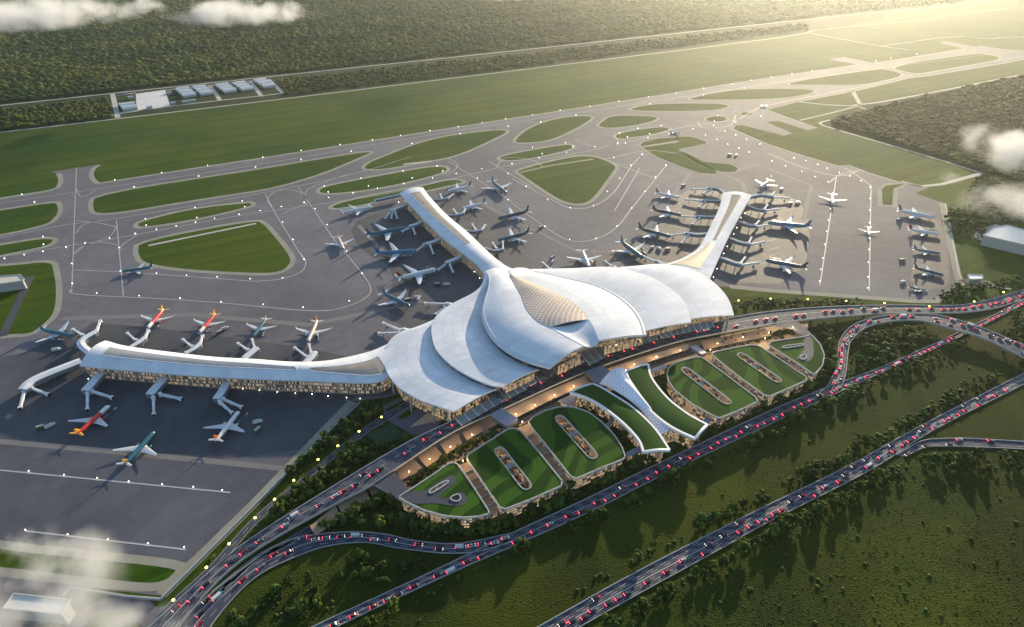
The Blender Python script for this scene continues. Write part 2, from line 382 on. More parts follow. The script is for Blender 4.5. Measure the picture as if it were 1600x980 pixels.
# service strips and faint paler apron bands
for pts, w in (([(-100,690),(0,690),(200,708),(440,732)], 6.01), ([(95,498),(300,492),(480,508),(560,492),(660,470)], 8), ([(560,352),(600,395)], 6), ([(752,318),(905,395),(985,392)], 6),
               ([(1080,270),(1048,310)], 7), ([(1130,272),(1160,285),(1165,300)], 8), ([(1200,263),(1268,290),(1255,345)], 7), ([(1180,258),(1150,268),(1128,272)], 6), ([(1378,319),(1398,325),(1462,333)], 6)):
    strip_world(PP(pts), w, .178, 'lane_tone', 'service_lane')
strip_world(PP([(232,384),(300,370),(400,349.5)]), 5, .27, 'pale_road', 'service_lane'); strip_world(PP([(813,270),(860,259),(927,249)]), 5, .27, 'shoulder', 'service_lane')
strip_world(PP([(48,432),(30,470),(4,526)]), 9, .27, 'asphalt_stand', 'service_lane'); strip_world(PP([(1002,230),(1060,221)]), 8, .27, 'asphalt_stand', 'service_lane')
strip_world(PP([(630,257),(675,252)]), 6, .27, 'pale_road', 'service_lane')
# painted lines
mk = MB()
def line(px, w=1.3, m='paint_soft', k=6, dash=None, straight=False):
    w_ = PP(px); pts = w_ if straight else catmull(w_, k)
    if dash: pts = resample(pts, max(4, int(length(pts)/dash[1])))
    strip_world(pts, w, .25, m, '', mb=mk, dash=dash)
LN = [[(119.5,262),(112,457)],[(182,344),(193,464)],[(414,303),(434,340),(476,408)],[(466,292),(520,372),(560,420)],
 [(0,735),(360,770)],[(40,830),(290,859)],[(1307,275),(1281,446)],[(1361,289),(1358,455)],[(940,248),(1026,280)],[(1000,262),(960,330)],
 [(112,422),(190,425),(400,440)],[(700,252),(745,280),(800,315)],[(763,252),(830,292)]]
for l in LN: line(l, straight=True)
CV = [[(-150,425),(0,402),(104,385),(150,378),(212,367),(375,337),(480,322),(620,300),(780,262),(900,240),(1000,218)],
 [(-150,402),(0,372),(100,352),(160,345),(300,322),(480,288),(560,270),(640,246)],
 [(0,318),(120,300),(400,258),(700,207),(1000,162),(1300,117),(1600,78)],
 [(112,450),(120,460),(250,467),(350,474),(490,486),(545,478),(575,462),(578,446),(560,420)],
 [(400,440),(440,436),(470,425),(478,410),(470,396)],
 [(800,280),(858,310),(890,325),(925,323),(958,302),(985,262),(1000,245)],
 [(800,318),(852,355),(890,376),(930,374),(964,355),(990,322),(1040,260)],
 [(119,295),(128,308),(150,298)],[(119,345),(150,348),(182,355)],[(119,365),(130,352),(160,344)],[(114,400),(135,383),(165,379),(187,385)],[(187,388),(195,380),(215,367)],[(182,355),(170,370),(130,385),(115,395)],
 [(425,325),(418,312),(430,300),(455,297),(475,305),(478,318),(462,325),(440,335)],[(480,322),(478,300),(500,288),(545,272)],
 [(775,262),(790,247),(830,250),(850,262)],[(700,247),(715,258),(705,270),(690,272)],
 [(940,250),(1010,236),(1060,240)],[(900,218),(930,230),(965,225),(960,213)],[(1090,190),(1100,200),(1140,196),(1150,180)],
 [(1200,240),(1255,262),(1310,275),(1340,268)],[(1295,286),(1315,272),(1350,266)],[(1360,290),(1340,275),(1318,262)],
 [(1000,218),(1060,200),(1150,188)],[(1155,186),(1200,165),(1330,139),(1440,115),(1600,88)]]
for c in CV: line(c)
mat('tyre_wear', (.105,.096,.102), .85, var=(.130,.120,.126), scale=.06)
wb = MB()
for c in CV: strip_world(catmull(PP(c), 6), 7, .140, 'tyre_wear', '', mb=wb)
for i in range(len(wb.v)): wb.v[i] = (wb.v[i][0], wb.v[i][1], .130+.0004*(i//40 % 40))
wb.build('apron_wear', **S)
mk.build('apron_markings', **S)
# rubber and fluid marks on the stands
ob = MB()
for (cx, cy, n_, sx, sy) in ((1060,370,26,55,30),(1205,330,26,35,25),(1190,390,18,30,22),(670,385,22,40,30),(760,350,16,30,25),(620,440,14,30,25),(1440,390,14,18,50),(950,400,10,35,12),(230,600,16,170,20)):
    for _ in range(n_):
        c = P(cx+random.uniform(-sx,sx), cy+random.uniform(-sy,sy), .2)
        a = R(28)+random.choice((0, math.pi/2))+random.uniform(-.1,.1); l = random.uniform(3,14); w = random.uniform(.8,3)
        t = [c+Matrix.Rotation(a,3,'Z')@Vector((l*math.cos(q)*random.uniform(.8,1), w*math.sin(q)*random.uniform(.7,1), 0)) for q in [k*math.pi/5 for k in range(10)]]
        ob.face(t, 'oil')
        for i in range(len(ob.v)-10, len(ob.v)): ob.v[i] = (ob.v[i][0], ob.v[i][1], .20+len(ob.f)*.0002)
ob.build('apron_stains', **S)

# perimeter roads
for pts, w in (([(-900,262),(0,165),(400,122),(800,80),(1200,37),(1360,20),(1495,8)],7),([(-900,308),(0,207.5),(400,160),(800,111),(1200,62),(1262,51.5),(1266,49),(1280,46),(1450,31),(1500,22),(1575,14)],6),([(1265,52),(1375,72.5),(1420,78)],6),
     ([(1375,72.5),(1495,55.5),(1542,61.5),(1570,58),(1700,57)],6),([(1900,62),(1600,116),(1462,144),(1340,166),(1290,164),(1245,159)],7),([(1340,166),(1361,174),(1335,180),(1285,190),(1280,193),(1290,198),(1450,244),(1534,271)],6),([(1332,142),(1345,165)],10),([(1340,166),(1290,179),(1250,188)],5),
     ([(1534,271),(1450,294),(1408,284)],9)):
    strip_world(chaikin(PP(pts), 1, False), w, .16, 'pale_road', 'perimeter_road')
strip_world(PP([(1477,318),(1499,430),(1505,440),(1530,445),(1580,452)]), 2.5, .2, 'pale_road', 'perimeter_road')
strip_world(PP([(1497,440),(1515,438),(1545,441),(1560,450)]), 7, .2, 'concrete_apron', 'perimeter_road')
# lower corner: curved access roads on grass
strip_world(chaikin(PP([(96,1010),(118,975),(150,950),(190,940),(225,950),(240,975),(235,1010)]),2,False), 12, .17, 'concrete_apron', 'access_road')
strip_world(chaikin(PP([(165,1010),(170,985),(190,968),(230,960),(270,955)]),2,False), 9, .19, 'concrete_apron', 'access_road')
# ------------------------------------------------------------- roads
mat('barrier', (.30,.31,.31), .7, var=(.36,.37,.36), scale=.3)
mat('concrete_wall', (.34,.33,.31), .85, var=(.42,.41,.38), scale=.15, detail=8)
mat('pole_metal', (.30,.31,.32), .45, metal=.6)
mat('lamp_yellow', (1,.85,.3), .5, emit=(1,.74,.10), estr=5)
mat('lamp_white', (1,1,1), .5, emit=(1,.97,.90), estr=9)
ROADS = {}
def road(key, name, U, Lo, lanes, z=0, elev=False, barrier=True, cols=None, medians=()):
    u = resample(catmull(PP(U, z), 8), 90); l = resample(catmull(PP(Lo, z), 8), 90)
    off = Vector((0,0,.32)); u = [p+off for p in u]; l = [p+off for p in l]
    b = MB(); b.grid([u, l][::-1], 'road_asphalt')
    if elev:
        dn = Vector((0,0,-1.4)); b.grid([u, [p+dn for p in u]], 'concrete_wall'); b.grid([[p+dn for p in l], l], 'concrete_wall'); b.grid([[p+dn for p in u],[p+dn for p in l]], 'concrete_wall')
    r = b.build(name, **S)
    mb = MB(); w = (sum((a-c).length for a, c in zip(u, l))/len(u))
    for k in range(1, lanes):
        f = k/lanes; c = [a.lerp(d, f) for a, d in zip(u, l)]
        c = resample(c, max(10, int(length(c)/3)))
        solid = k in medians
        strip_world(c, .32 if not solid else .6, .05, 'paint_soft', '', mb=mb, dash=None if solid else (12, 6))
    for f in (.025, .975): strip_world([a.lerp(d, f) for a, d in zip(u, l)], .35, .05, 'paint_soft', '', mb=mb)
    mb.build('road_markings', **S)
    if barrier:
        for pts, nm in ((u, 1), (l, -1)):
            bb = MB()
            for i in range(0, len(pts)-1):
                bb.seg(pts[i]+Vector((0,0,.9)), pts[i+1]+Vector((0,0,.9)), .5, .9, 'barrier')
            bb.build('kerb', **S)
    if elev:
        c = [a.lerp(d, .5) for a, d in zip(u, l)]; c = resample(c, max(4, int(length(c)/32)))
        for p in c:
            if p.z > 4:
                m_ = MB(); m_.tube((p.x,p.y,0), (p.x,p.y,p.z-1.2), 1.0, 1.0, 'concrete_wall', 10); m_.box((p.x,p.y,p.z-2.0), (w*.5,1.6,1.2), 'concrete_wall', rz=R(60)); m_.build('viaduct_column', r)
    ROADS[key] = (u, l, w)
    return r
road('main', 'elevated_road',
  [(170,1040,0),(325,897,1),(400,837,2),(550,743,7),(640,690,10),(712,655,10),(812,600,10),(900,558,10),(1025,525,10),(1110,504,10),(1200,488,9),(1300,480,7),(1400,477.5,4),(1500,477.5,2),(1560,465,1),(1605,452,0),(1800,400,0)],
  [(235,1040,0),(325,925,1),(400,860,2),(525,788,7),(583,757,10),(700,680,10),(785,640,10),(917,581,10),(1050,537,10),(1120,522,10),(1200,508,9),(1300,496,7),(1400,490,4),(1500,489,2),(1560,481,1),(1605,468,0),(1800,425,0)], 7, elev=True, medians=(3,))
road('south', 'slip_road',
  [(255,1020),(292,962),(400,874),(440,850),(480,838),(550,832),(600,835.5),(650,846),(717,850),(800,834)],
  [(315,1020),(335,972),(400,903),(475,866),(525,852),(575,849),(620,857),(690,865),(742,863),(800,848)], 4, medians=(2,))
road('arrivals', 'arrivals_road',
  [(330,925),(400,869),(445,845),(482,823),(540,790)],
  [(345,930),(400,878),(440,858),(482,833),(545,800)], 2, barrier=False)
road('highway', 'highway',
  [(430,1015),(492,979),(650,906),(742,862),(800,834),(925,776),(1010,734),(1200,644),(1287,608),(1375,575),(1500,519),(1600,469),(1700,420)],
  [(470,1015),(527,980),(717,891),(800,855),(925,799),(1050,736),(1200,665),(1295,621),(1375,584),(1500,527),(1600,476),(1700,428)], 6, medians=(3,))
road('loop', 'slip_road',
  [(1270,617,0),(1290,607,0),(1307,572,1),(1310,540,3),(1320,520,4),(1340,505,6),(1375,495,8),(1425,491,9),(1470,494,9),(1525,510,9),(1575,530,9),(1605,542,9),(1700,590,9)],
  [(1290,620,0),(1308,612,0),(1320,590,1),(1325,552,3),(1330,533,4),(1352,513,6),(1387,503,8),(1437,501,9),(1487,514,9),(1537,529,9),(1575,547,9),(1605,562,9),(1700,612,9)], 4, elev=True, medians=(2,))
road('outer', 'highway',
  [(760,1025),(842,980),(975,905),(1100,840),(1200,790),(1325,729),(1450,660),(1600,584),(1750,510)],
  [(830,1025),(907,980),(1012,921),(1125,859),(1200,817),(1360,735),(1460,672),(1600,601),(1750,524)], 8, medians=(4,))
road('branch', 'slip_road',
  [(1400,712),(1440,690),(1475,686.5),(1512,686),(1600,691),(1750,700)],
  [(1415,714),(1445,700),(1475,698.5),(1512,699),(1600,703),(1750,713)], 3)
road('service', 'service_road',
  [(245,962),(270,937),(330,882),(400,806),(487,735),(560,675),(606,645),(650,620)],
  [(257,966),(280,945),(340,888),(408,812),(493,740),(567,682),(617,650),(662,622)], 2, barrier=False)
sheet('service_yard', [(598,634),(625,622),(650,630),(690,660),(660,690),(640,678),(612,662),(600,648)], .30, 'concrete_apron')
for p_ in ([(602,640),(632,625),(640,628),(606,645)], [(620,652),(647,636),(652,640),(628,657)]): sheet('grass_island', p_, .36, 'turf', smooth=1)
# long barrier wall between apron and service road
t = empty('perimeter_wall', P(400,790), label='long low pale wall between the apron edge and the lamp lit service road', cat='wall')
w_ = PP([(562,631),(455,735),(400,790),(252,938),(200,934),(112,920),(100,934)]); bb = MB()
for a, c in zip(w_, w_[1:]): bb.seg(a+Vector((0,0,2.4)), c+Vector((0,0,2.4)), 1.2, 2.4, 'barrier')
o = bb.build('wall_run', t); o.matrix_parent_inverse = Matrix.Translation(t.location).inverted()

# access deck joining the elevated road to the car park roof
def deck(name, px, z, th, m, edge='kerb_stone', parent=None, hole=None, **k):
    lp = PP(px, z)
    if area(lp) < 0: lp = lp[::-1]
    b = MB(); b.poly([lp], m, z=z); b.wall(lp, z-th, z, edge); b.poly([lp], edge, z=z-th, flip=True)
    return b.build(name, parent, **k)
deck('elevated_road', [(583,756),(600,733),(616,737),(640,765),(640,790),(615,775)], 10.3, 1.5, 'road_asphalt', **S)
deck('elevated_road', [(1200,507),(1246,502),(1268,521),(1262,527),(1238,513)], 9.6, 1.5, 'road_asphalt', **S)

# forecourt: warm paving and striped canopies between road and car park
sheet('forecourt', [(583,757),(616,735),(700,682),(785,642),(917,583),(1050,540),(1200,511),(1262,506),(1262,530),(1180,542),(1110,552),(1040,572),(960,610),(890,625),(800,672),(640,766),(612,772)], .30, 'paving')
sheet('forecourt_road', [(760,672),(850,628),(940,590),(1060,548),(1100,540),(1104,549),(1045,566),(950,606),(870,640),(800,668)], .36, 'road_asphalt')
uvgrid('canopy_panel', (.66,.48,.31), (.34,.23,.14), 2.2, 400, .22, .7)
uvgrid('canopy_pale', (.80,.64,.42), (.5,.38,.25), 9, 400, .08, .7)
def canopy(U, L, z, label, m, group=None):
    u = resample(PP(U, z), 24); l = resample(PP(L, z), 24)
    uu = [0]
    for a, c in zip(u, u[1:]): uu.append(uu[-1]+(c-a).length)
    w = (u[0]-l[0]).length
    t = empty('forecourt_canopy', (u[12]+l[12])/2*1.0, label=label, cat='canopy', group=group); t.location.z = 0
    inv = Matrix.Translation(t.location).inverted()
    b = MB(); b.grid([l, u], m, uv=[[(x, 0) for x in uu], [(x, w) for x in uu]])
    dn = Vector((0,0,-.8)); b.grid([[p+dn for p in l], l][::-1], 'kerb_stone'); b.grid([[p+dn for p in u], u], 'kerb_stone')
    b.grid([[p+dn for p in u],[p+dn for p in l]], 'kerb_stone')
    o = b.build('roof_slab', t); o.matrix_parent_inverse = inv
    for i in range(2, 24, 5):
        for q in (u, l):
            m_ = MB(); p = q[i]*.92+((u[i]+l[i])/2)*.08; m_.tube((p.x,p.y,0),(p.x,p.y,z-.7), .35, .35, 'pole_metal', 8); c_ = m_.build('column', t); c_.matrix_parent_inverse = inv
CG = 'striped canopies over the forecourt'
canopy([(484,822),(524,790)],[(492,836),(533,808)], 5, 'striped tan canopy at the low end of the arrivals ramp', 'canopy_panel', CG)
canopy([(527,788),(570,762)],[(536,806),(580,784)], 5, 'striped tan canopy between two pale cross walls below the ramp', 'canopy_panel', CG)
canopy([(574,760),(590,756)],[(585,781),(607,768)], 5, 'short striped tan canopy beside the curved car park corner', 'canopy_panel', CG)
canopy([(618,734),(646,716)],[(626,750),(661,733)], 6, 'striped tan canopy beside the car park access curve', 'canopy_panel', CG)
canopy([(652,713),(680,697)],[(667,730),(692,712)], 6, 'striped tan canopy second from the car park access curve', 'canopy_panel', CG)
canopy([(687,694),(716,678)],[(698,709),(722,692)], 6, 'striped tan canopy just short of the grey footbridge', 'canopy_panel', CG)
canopy([(722,676),(750,662)],[(729,688),(756,672)], 6, 'striped brown canopy touching the grey footbridge', 'canopy_panel', CG)
canopy([(783,644),(850,613),(914,587)],[(795,658),(858,626),(922,598)], 7, 'long pale kerbside canopy between the footbridge and the central bridge', 'canopy_pale', CG)
canopy([(944,578),(1000,559),(1075,537)],[(952,588),(1005,568),(1076,545)], 7, 'long pale kerbside canopy beyond the central bridge', 'canopy_pale', CG)
canopy([(1095,533),(1150,522),(1195,513)],[(1100,546),(1155,534),(1205,524)], 6, 'pale tan canopy at the far end of the forecourt', 'canopy_panel', CG)

# glazed roof over the drop-off kerb
mat('green_glass', (.24,.28,.27), .3, spec=.6, var=(.30,.34,.33), scale=.1); mat('white_steel', (.72,.74,.75), .4)
def glass_roof(U, L, z, n, label):
    u = resample(catmull(PP(U, z), 6), n+1); l = resample(catmull(PP(L, z), 6), n+1)
    loc = (u[n//2]+l[n//2])/2; loc.z = 0; t = empty('glass_canopy', loc, label=label, cat='canopy', group='glass canopies over the departures kerb'); inv = Matrix.Translation(loc).inverted()
    b = MB(); b.grid([l, u], 'green_glass'); d = Vector((0,0,-.25)); b.grid([[p+d for p in u],[p+d for p in l]], 'green_glass'); o = b.build('glass_panel', t); o.matrix_parent_inverse = inv
    f = MB(); dz = Vector((0,0,.25))
    for i in range(0, n+1, 2): f.seg(u[i]+dz, l[i]+dz, .8, .5, 'white_steel')
    o = f.build('rib', t); o.matrix_parent_inverse = inv
    for i in range(1, n, 4):
        m_ = MB(); p = (u[i]+l[i])/2; m_.tube((p.x,p.y,10.3),(p.x,p.y,z-.2), .3, .3, 'white_steel', 6); c_ = m_.build('post', t); c_.matrix_parent_inverse = inv
glass_roof([(712,655),(765,622),(812,596)],[(722,665),(775,634),(822,609)], 16, 16, 'glass canopy with white ribs nearest the road ramp')
glass_roof([(836,586),(870,568),(900,556)],[(844,597),(878,580),(909,569)], 16, 14, 'glass canopy with white ribs before the central crossing')
glass_roof([(944,541),(985,528),(1022,519)],[(948,553),(990,540),(1028,531)], 16, 14, 'glass canopy with white ribs past the central crossing')
glass_roof([(1046,514),(1080,507),(1112,502)],[(1050,525),(1084,517),(1116,511)], 16, 14, 'glass canopy with white ribs at the far end')
glass_roof([(803,594),(822,583)],[(820,608),(838,596)], 17, 4, 'small square glass canopy crossing above the white ribbed run')
glass_roof([(903,548),(938,541)],[(922,571),(950,556)], 17, 6, 'broad glass canopy in front of the central roof beak')
glass_roof([(1022,516),(1038,514)],[(1036,529),(1054,525)], 17, 4, 'small glass canopy in front of the step between two right shells')

# footbridges
def bridge(a, b_, w, z, label, m='canopy_grey'):
    A, B = P(*a, z), P(*b_, z); loc = (A+B)/2; loc.z = 0
    t = empty('footbridge', loc, label=label, cat='footbridge'); inv = Matrix.Translation(loc).inverted()
    q = MB(); q.seg(A, B, w, 4, 'walk_glass'); o = q.build('walkway', t); o.matrix_parent_inverse = inv
    q = MB(); q.seg(A+Vector((0,0,.5)), B+Vector((0,0,.5)), w+1, .48, m); o = q.build('roof', t); o.matrix_parent_inverse = inv
mat('canopy_grey', (.22,.24,.30), .5, var=(.28,.30,.36), scale=.2); mat('walk_glass', (.10,.13,.17), .2, spec=.8)
bridge((775,643),(801,661), 13, 14, 'grey roofed footbridge from the drop-off road to the car park gap')
bridge((1084,541),(1100,553), 6, 14, 'narrow grey footbridge on the far side of the central hall')
bridge((928,576),(948,594), 21, 13, 'broad grey link bridge leading to the white lattice hall')
# ------------------------------------------------------------- terminal
uvgrid('roof_sheet', (.74,.77,.81), (.58,.61,.67), 5, 11, .07, .72, .0, tint=(.80,.82,.85))
uvgrid('roof_smooth', (.72,.75,.80), (.58,.62,.68), 8, 22, .04, .70, .0, tint=(.78,.80,.84))
uvgrid('lattice_gold', (.38,.27,.20), (.76,.67,.59), 6, 6, .22, .35, .0, diag=True, tint=(.52,.40,.31))
uvgrid('lattice_pale', (.42,.38,.26), (.28,.24,.15), 5, 5, .2, .5, .0, diag=True, tint=(.48,.44,.31))
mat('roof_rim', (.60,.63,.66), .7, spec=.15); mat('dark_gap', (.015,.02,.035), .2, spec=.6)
facade('hall_glass', (.30,.25,.19), (.05,.05,.05), (1,.68,.36), .30, 3.6, 2.0, .25, .85, .2)
facade('pier_glass', (.26,.23,.19), (.07,.065,.06), (1,.72,.46), .22, 4.2, 1.6, .34, .8, .25)
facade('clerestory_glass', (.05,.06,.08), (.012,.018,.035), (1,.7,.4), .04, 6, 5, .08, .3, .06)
mat('skylight_glass', (.28,.27,.27), .5, var=(.36,.35,.34), scale=.2, spec=.8)
mat('skylight_warm', (.44,.38,.31), .9, var=(.36,.30,.25), scale=.1, spec=.05)

T = empty('airport_terminal', P(850,520), label='vast white lotus petal roofed terminal with three long piers', cat='terminal')
TI = Matrix.Translation(T.location).inverted()
def part(mb, name, parent=None, smooth=False, label=None):
    o = mb.build(name, parent or T, smooth=smooth, label=label)
    if parent is None: o.matrix_parent_inverse = TI
    else: o.matrix_parent_inverse = Matrix.Identity(4)
    return o
def loft(e1, e2, arch, m, name, nu=60, nv=18, thick=1.4, rim='roof_rim', parent=None, rimw=0, power=1.0):
    """shell between two ridge lines, bulging upward between them, with a rim turned down round it"""
    a = resample(catmull(PP(e1), 8), nu); b = resample(catmull(PP(e2), 8), nu)
    rows = []; uv = []; ul = 0
    for i in range(nu):
        if i: ul += ((a[i]-a[i-1]).length+(b[i]-b[i-1]).length)/2
        d = (a[i]-b[i]).length; t_ = i/(nu-1); h = arch(t_) if callable(arch) else arch
        rows.append([a[i].lerp(b[i], j/(nv-1)) + Vector((0,0,h*math.sin(math.pi*(j/(nv-1))**power))) for j in range(nv)])
        uv.append([(ul, d*j/(nv-1)) for j in range(nv)])
    # keep the upper side up
    n = (rows[1][nv//2]-rows[0][nv//2]).cross(rows[0][nv//2+1]-rows[0][nv//2])
    if n.z < 0: rows = [r[::-1] for r in rows]; uv = [q[::-1] for q in uv]; 
    mb = MB(); mb.grid(rows, m, uv=uv)
    dn = Vector((0,0,-thick))
    per = rows[0] + [r[-1] for r in rows[1:]] + rows[-1][::-1][1:] + [r[0] for r in rows[::-1]][1:-1]
    mb.grid([[p+dn for p in per+per[:1]], per+per[:1]][::-1], rim)
    mb.grid([[p+dn for p in r] for r in rows][::-1], rim)
    o = mb.build(name, parent or T, smooth=False)
    o.data.polygons.foreach_set('use_smooth', [i < (nu-1)*(nv-1) for i in range(len(o.data.polygons))]) 
    o.matrix_parent_inverse = TI if parent is None else Matrix.Identity(4)
    return o, rows
def skirt(edge, ins, top, bot, m, name='clerestory', closed=False, parent=None):
    """glazed wall standing a few metres inside an edge"""
    w = resample(catmull(PP(edge), 8), 60); out = []
    for i, p in enumerate(w):
        d = w[min(i+1, 59)]-w[max(i-1, 0)]; d.z = 0; d.normalize(); out.append(p+Vector((-d.y, d.x, 0))*ins)
    mb = MB(); u = 0
    for i in range(59):
        l = (out[i+1]-out[i]).length; a, b = out[i], out[i+1]
        za, zb = a.z-top, b.z-top
        mb.face([(a.x,a.y,bot),(b.x,b.y,bot),(b.x,b.y,zb),(a.x,a.y,za)], m, [(u,0),(u+l,0),(u+l,20),(u,20)]); u += l
    return part(mb, name, parent)

# ---- piers: walls and arched roofs
def pier(left, right, ze, h, label, sky=(), inset=3.0, m='roof_smooth'):
    l = [(x, y, ze) for x, y in left]; r = [(x, y, ze) for x, y in right]
    a = resample(catmull(PP(l), 6), 50); b = resample(catmull(PP(r), 6), 50)
    ia = [p+(q-p).normalized()*inset for p, q in zip(a, b)]; ib = [q+(p-q).normalized()*inset for p, q in zip(a, b)]
    s = (ia[1]-ia[0]).normalized()*inset; ia[0] = ia[0]+s; ib[0] = ib[0]+s
    lp = ia + ib[::-1]; mb = MB(); mb.wall(lp, 0, ze-.4, 'pier_glass', flip=area(lp) < 0 and False); mb.poly([lp], 'concrete_wall', z=ze-.6)
    w = mb.build('pier', T, label=label); w.matrix_parent_inverse = TI
    o, rows = loft(l, r, h, m, 'pier_roof', nu=50, nv=14, parent=w, thick=1.5)
    return w, rows
# roof fitting strips lie on the arched surface
def on_roof(rows, u0, u1, c0, c1, w0, w1, m, name, parent, lift=.35, frame=True):
    nu = len(rows); nv = len(rows[0]); n = 26; g = []; uv = []
    def at(u, v):
        i = min(nu-1.001, u*(nu-1)); j = min(nv-1.001, max(0, v*(nv-1))); i0, j0 = int(i), int(j); fi, fj = i-i0, j-j0
        return rows[i0][j0].lerp(rows[i0][j0+1], fj).lerp(rows[i0+1][j0].lerp(rows[i0+1][j0+1], fj), fi)
    for k in range(n):
        t_ = k/(n-1); u = u0+(u1-u0)*t_; c = c0+(c1-c0)*t_; w = w0+(w1-w0)*t_
        g.append([at(u, c-w/2+w*j/5)+Vector((0,0,lift)) for j in range(6)]); uv.append([(k*6, j*4) for j in range(6)])
    if (g[1][2]-g[0][2]).cross(g[0][3]-g[0][2]).z < 0: g = [q[::-1] for q in g]
    mb = MB(); mb.grid(g, m, uv=uv)
    per = g[0]+[q[-1] for q in g[1:]]+g[-1][::-1][1:]+[q[0] for q in g[::-1]][1:-1]; per = per+per[:1]; d = Vector((0,0,-.8))
    mb.grid([[p+d for p in per], per][::-1], 'roof_rim')
    if frame:
        for p, q in zip(per, per[1:]): mb.seg(p+Vector((0,0,.2)), q+Vector((0,0,.2)), .7, .5, 'roof_rim')
    o = mb.build(name, parent or T); o.matrix_parent_inverse = TI if parent is None else Matrix.Identity(4)
pw, rows = pier([(165,532),(200,541),(275,551),(340,558),(400,561),(450,565),(500,564.5),(537,559),(575,550),(600,540),(640,520)],
     [(124,571),(160,575),(240,582),(320,588),(400,592),(480,595),(562,598),(590,596.5),(606,590),(625,570),(660,545)], 17, 5, 'long white roofed pier reaching towards the road side aprons')
on_roof(rows, .05, .62, .52, .42, .34, .16, 'skylight_glass', 'skylight', pw); on_roof(rows, .66, .86, .40, .36, .14, .5, 'skylight_warm', 'skylight', pw)
pw, rows = pier([(624,302),(649,329),(691,371),(727,399),(747,415.5),(756,428),(763,445)],
     [(661,293),(673,309),(698,335.5),(731,363),(755,386),(776,405),(800,420),(840,430)][:8], 18, 4, 'white roofed pier pointing straight away from the drop-off road')
on_roof(rows, .06, .66, .52, .52, .42, .16, 'skylight_warm', 'skylight', pw)
pw, rows = pier([(1129,301),(1124.5,322),(1114,345),(1100,373),(1088,390),(1065,404),(1038,414),(1030,424)],
     [(1175,305),(1166,320),(1152,345),(1140,367),(1124,402),(1110,434),(1108,440)], 17, 4, 'white roofed pier with a beige strip beside the far stands')
on_roof(rows, .05, .62, .50, .50, .36, .14, 'skylight_warm', 'skylight', pw); on_roof(rows, .66, .93, .45, .42, .30, .62, 'lattice_pale', 'skylight', pw, frame=False)

# ---- petals
A1 = [(700,486,21),(677,499.5,21),(650,511,21),(624.5,519,21),(610,531,21),(601,547,21),(600,562,21),(603,578,21),(611,592,22),(625,607,22),(656,625,23),(685,635,24),(709,643,26)]
A2 = [(722,478,20),(735,492,20),(742,505,20),(748,517,20),(752,530,20.5),(756,545,20.5),(760,556,20.5),(765,567,21),(770,576,21),(776,584,21),(785,591,22),(797,597,23),(800,599,24)]
_, rA = loft(A1, A2, 3, 'roof_sheet', 'roof_shell')
B1 = [(757,430,26),(753,443,28),(746,453,29),(733,461,29),(707,474,28),(689,486,28),(678,499,28),(674,512,28),(675.5,530,29),(683,548.5,30),(704,570,30),(733,588,30),(765,601.5,31),(785,604.5,32)]
B2 = [(772,430,26),(773,445,27),(776,458,26),(780,470,26),(785,482,26),(790,493,26),(796,505,26),(803,517,26),(810,527,26),(819,538,26),(829,549,26.5),(840,559,27),(850,568,28),(856,573,29)]
_, rB = loft(B1, B2, 2.5, 'roof_sheet', 'roof_shell')
C1 = [(758,424,25),(763,434,34),(762,450,37),(756,469,38),(752,487.5,38),(756,506,38),(770,530,38),(791.6,548.5,38),(823,564.5,38),(859,574.7,39)]
C2 = [(790,420,27),(796,432,36),(805,447,42),(814,461,44),(822,482,45),(838,500,46),(858,511,46),(876,521,46),(895,531,45),(912.6,540.5,44)]
_, rC = loft(C1, C2, 3, 'roof_smooth', 'roof_shell', thick=2.2)
G1 = [(796,432,36.5),(805,447,42.5),(814,461,44.5),(822,482,45.5),(838,500,46.5),(858,511,46.5)]
G2 = [(802,431,36.5),(835,443,42.5),(860,453.5,44.5),(884,465.5,45.5),(903,478,46.5),(920,499,46.5)]
loft(G1, G2, 2, 'lattice_gold', 'lattice_skylight', thick=1)
K1 = [(858,511,46.3),(876,521,46.3),(895,531,45.3),(912.6,540.5,44.3)]
K2 = [(920,499,46.3),(927,511,46.3),(932,524,45.3),(935,536,44.3)]
loft(K1, K2, -2.5, 'roof_smooth', 'roof_beak', nu=24, thick=1.6)
D1 = [(795,421,27),(802,431,36),(835,443,42),(860,453.5,44),(884,465.5,45),(903,478,46),(920,499,46),(928,513,46),(935,532,44)]
D2 = [(822,419,25),(838,425,30),(868,431,36),(907,439.4,37),(940.7,449,37),(969,464,37),(989.5,481,37),(1002.7,499.5,37),(1010,523,38)]
_, rD = loft(D1, D2, 1.5, 'roof_sheet', 'roof_shell', thick=2.2)
E1 = [(835,430,26),(868,438,31),(900,446,31),(930,456,31),(955,470,31),(975,485,31),(988,500,31),(996,512,31),(1000,519,31)]
E2 = [(828,420.5,22),(860,420,25),(897,419,27),(935,417,28),(965,417.8,29),(991,424,30),(1020,434,31),(1048,451,31),(1066.5,467.5,31),(1076,483,31),(1080,503.5,31)]
_, rE = loft(E1, E2, 1.5, 'roof_smooth', 'roof_shell')
F1 = [(960,422,23),(985,430,24),(1010,440,24.5),(1030,452,25),(1045,466,25),(1056,480,25),(1062,490,25),(1066,500,25)]
F2 = [(975,417,21),(999,415,22),(1020,412.8,23),(1044,413,23),(1085,423.5,24),(1108,435.5,24),(1128.5,454,24),(1140,471,24),(1147,492.3,24)]
_, rF = loft(F1, F2, 1.5, 'roof_smooth', 'roof_shell')
# gutters running just inside the two raised rims
def gutter(rows, edge, m='dark_gap'):
    e = PP(edge); k = len(rows)//2; near = lambda p: min((p-q).length for q in e); c = .05 if near(rows[k][0]) < near(rows[k][-1]) else .95
    on_roof(rows, .06, .995, c, c, .010, .010, m, 'gutter', None, lift=.3)
gutter(rC, C1); gutter(rD, D2)
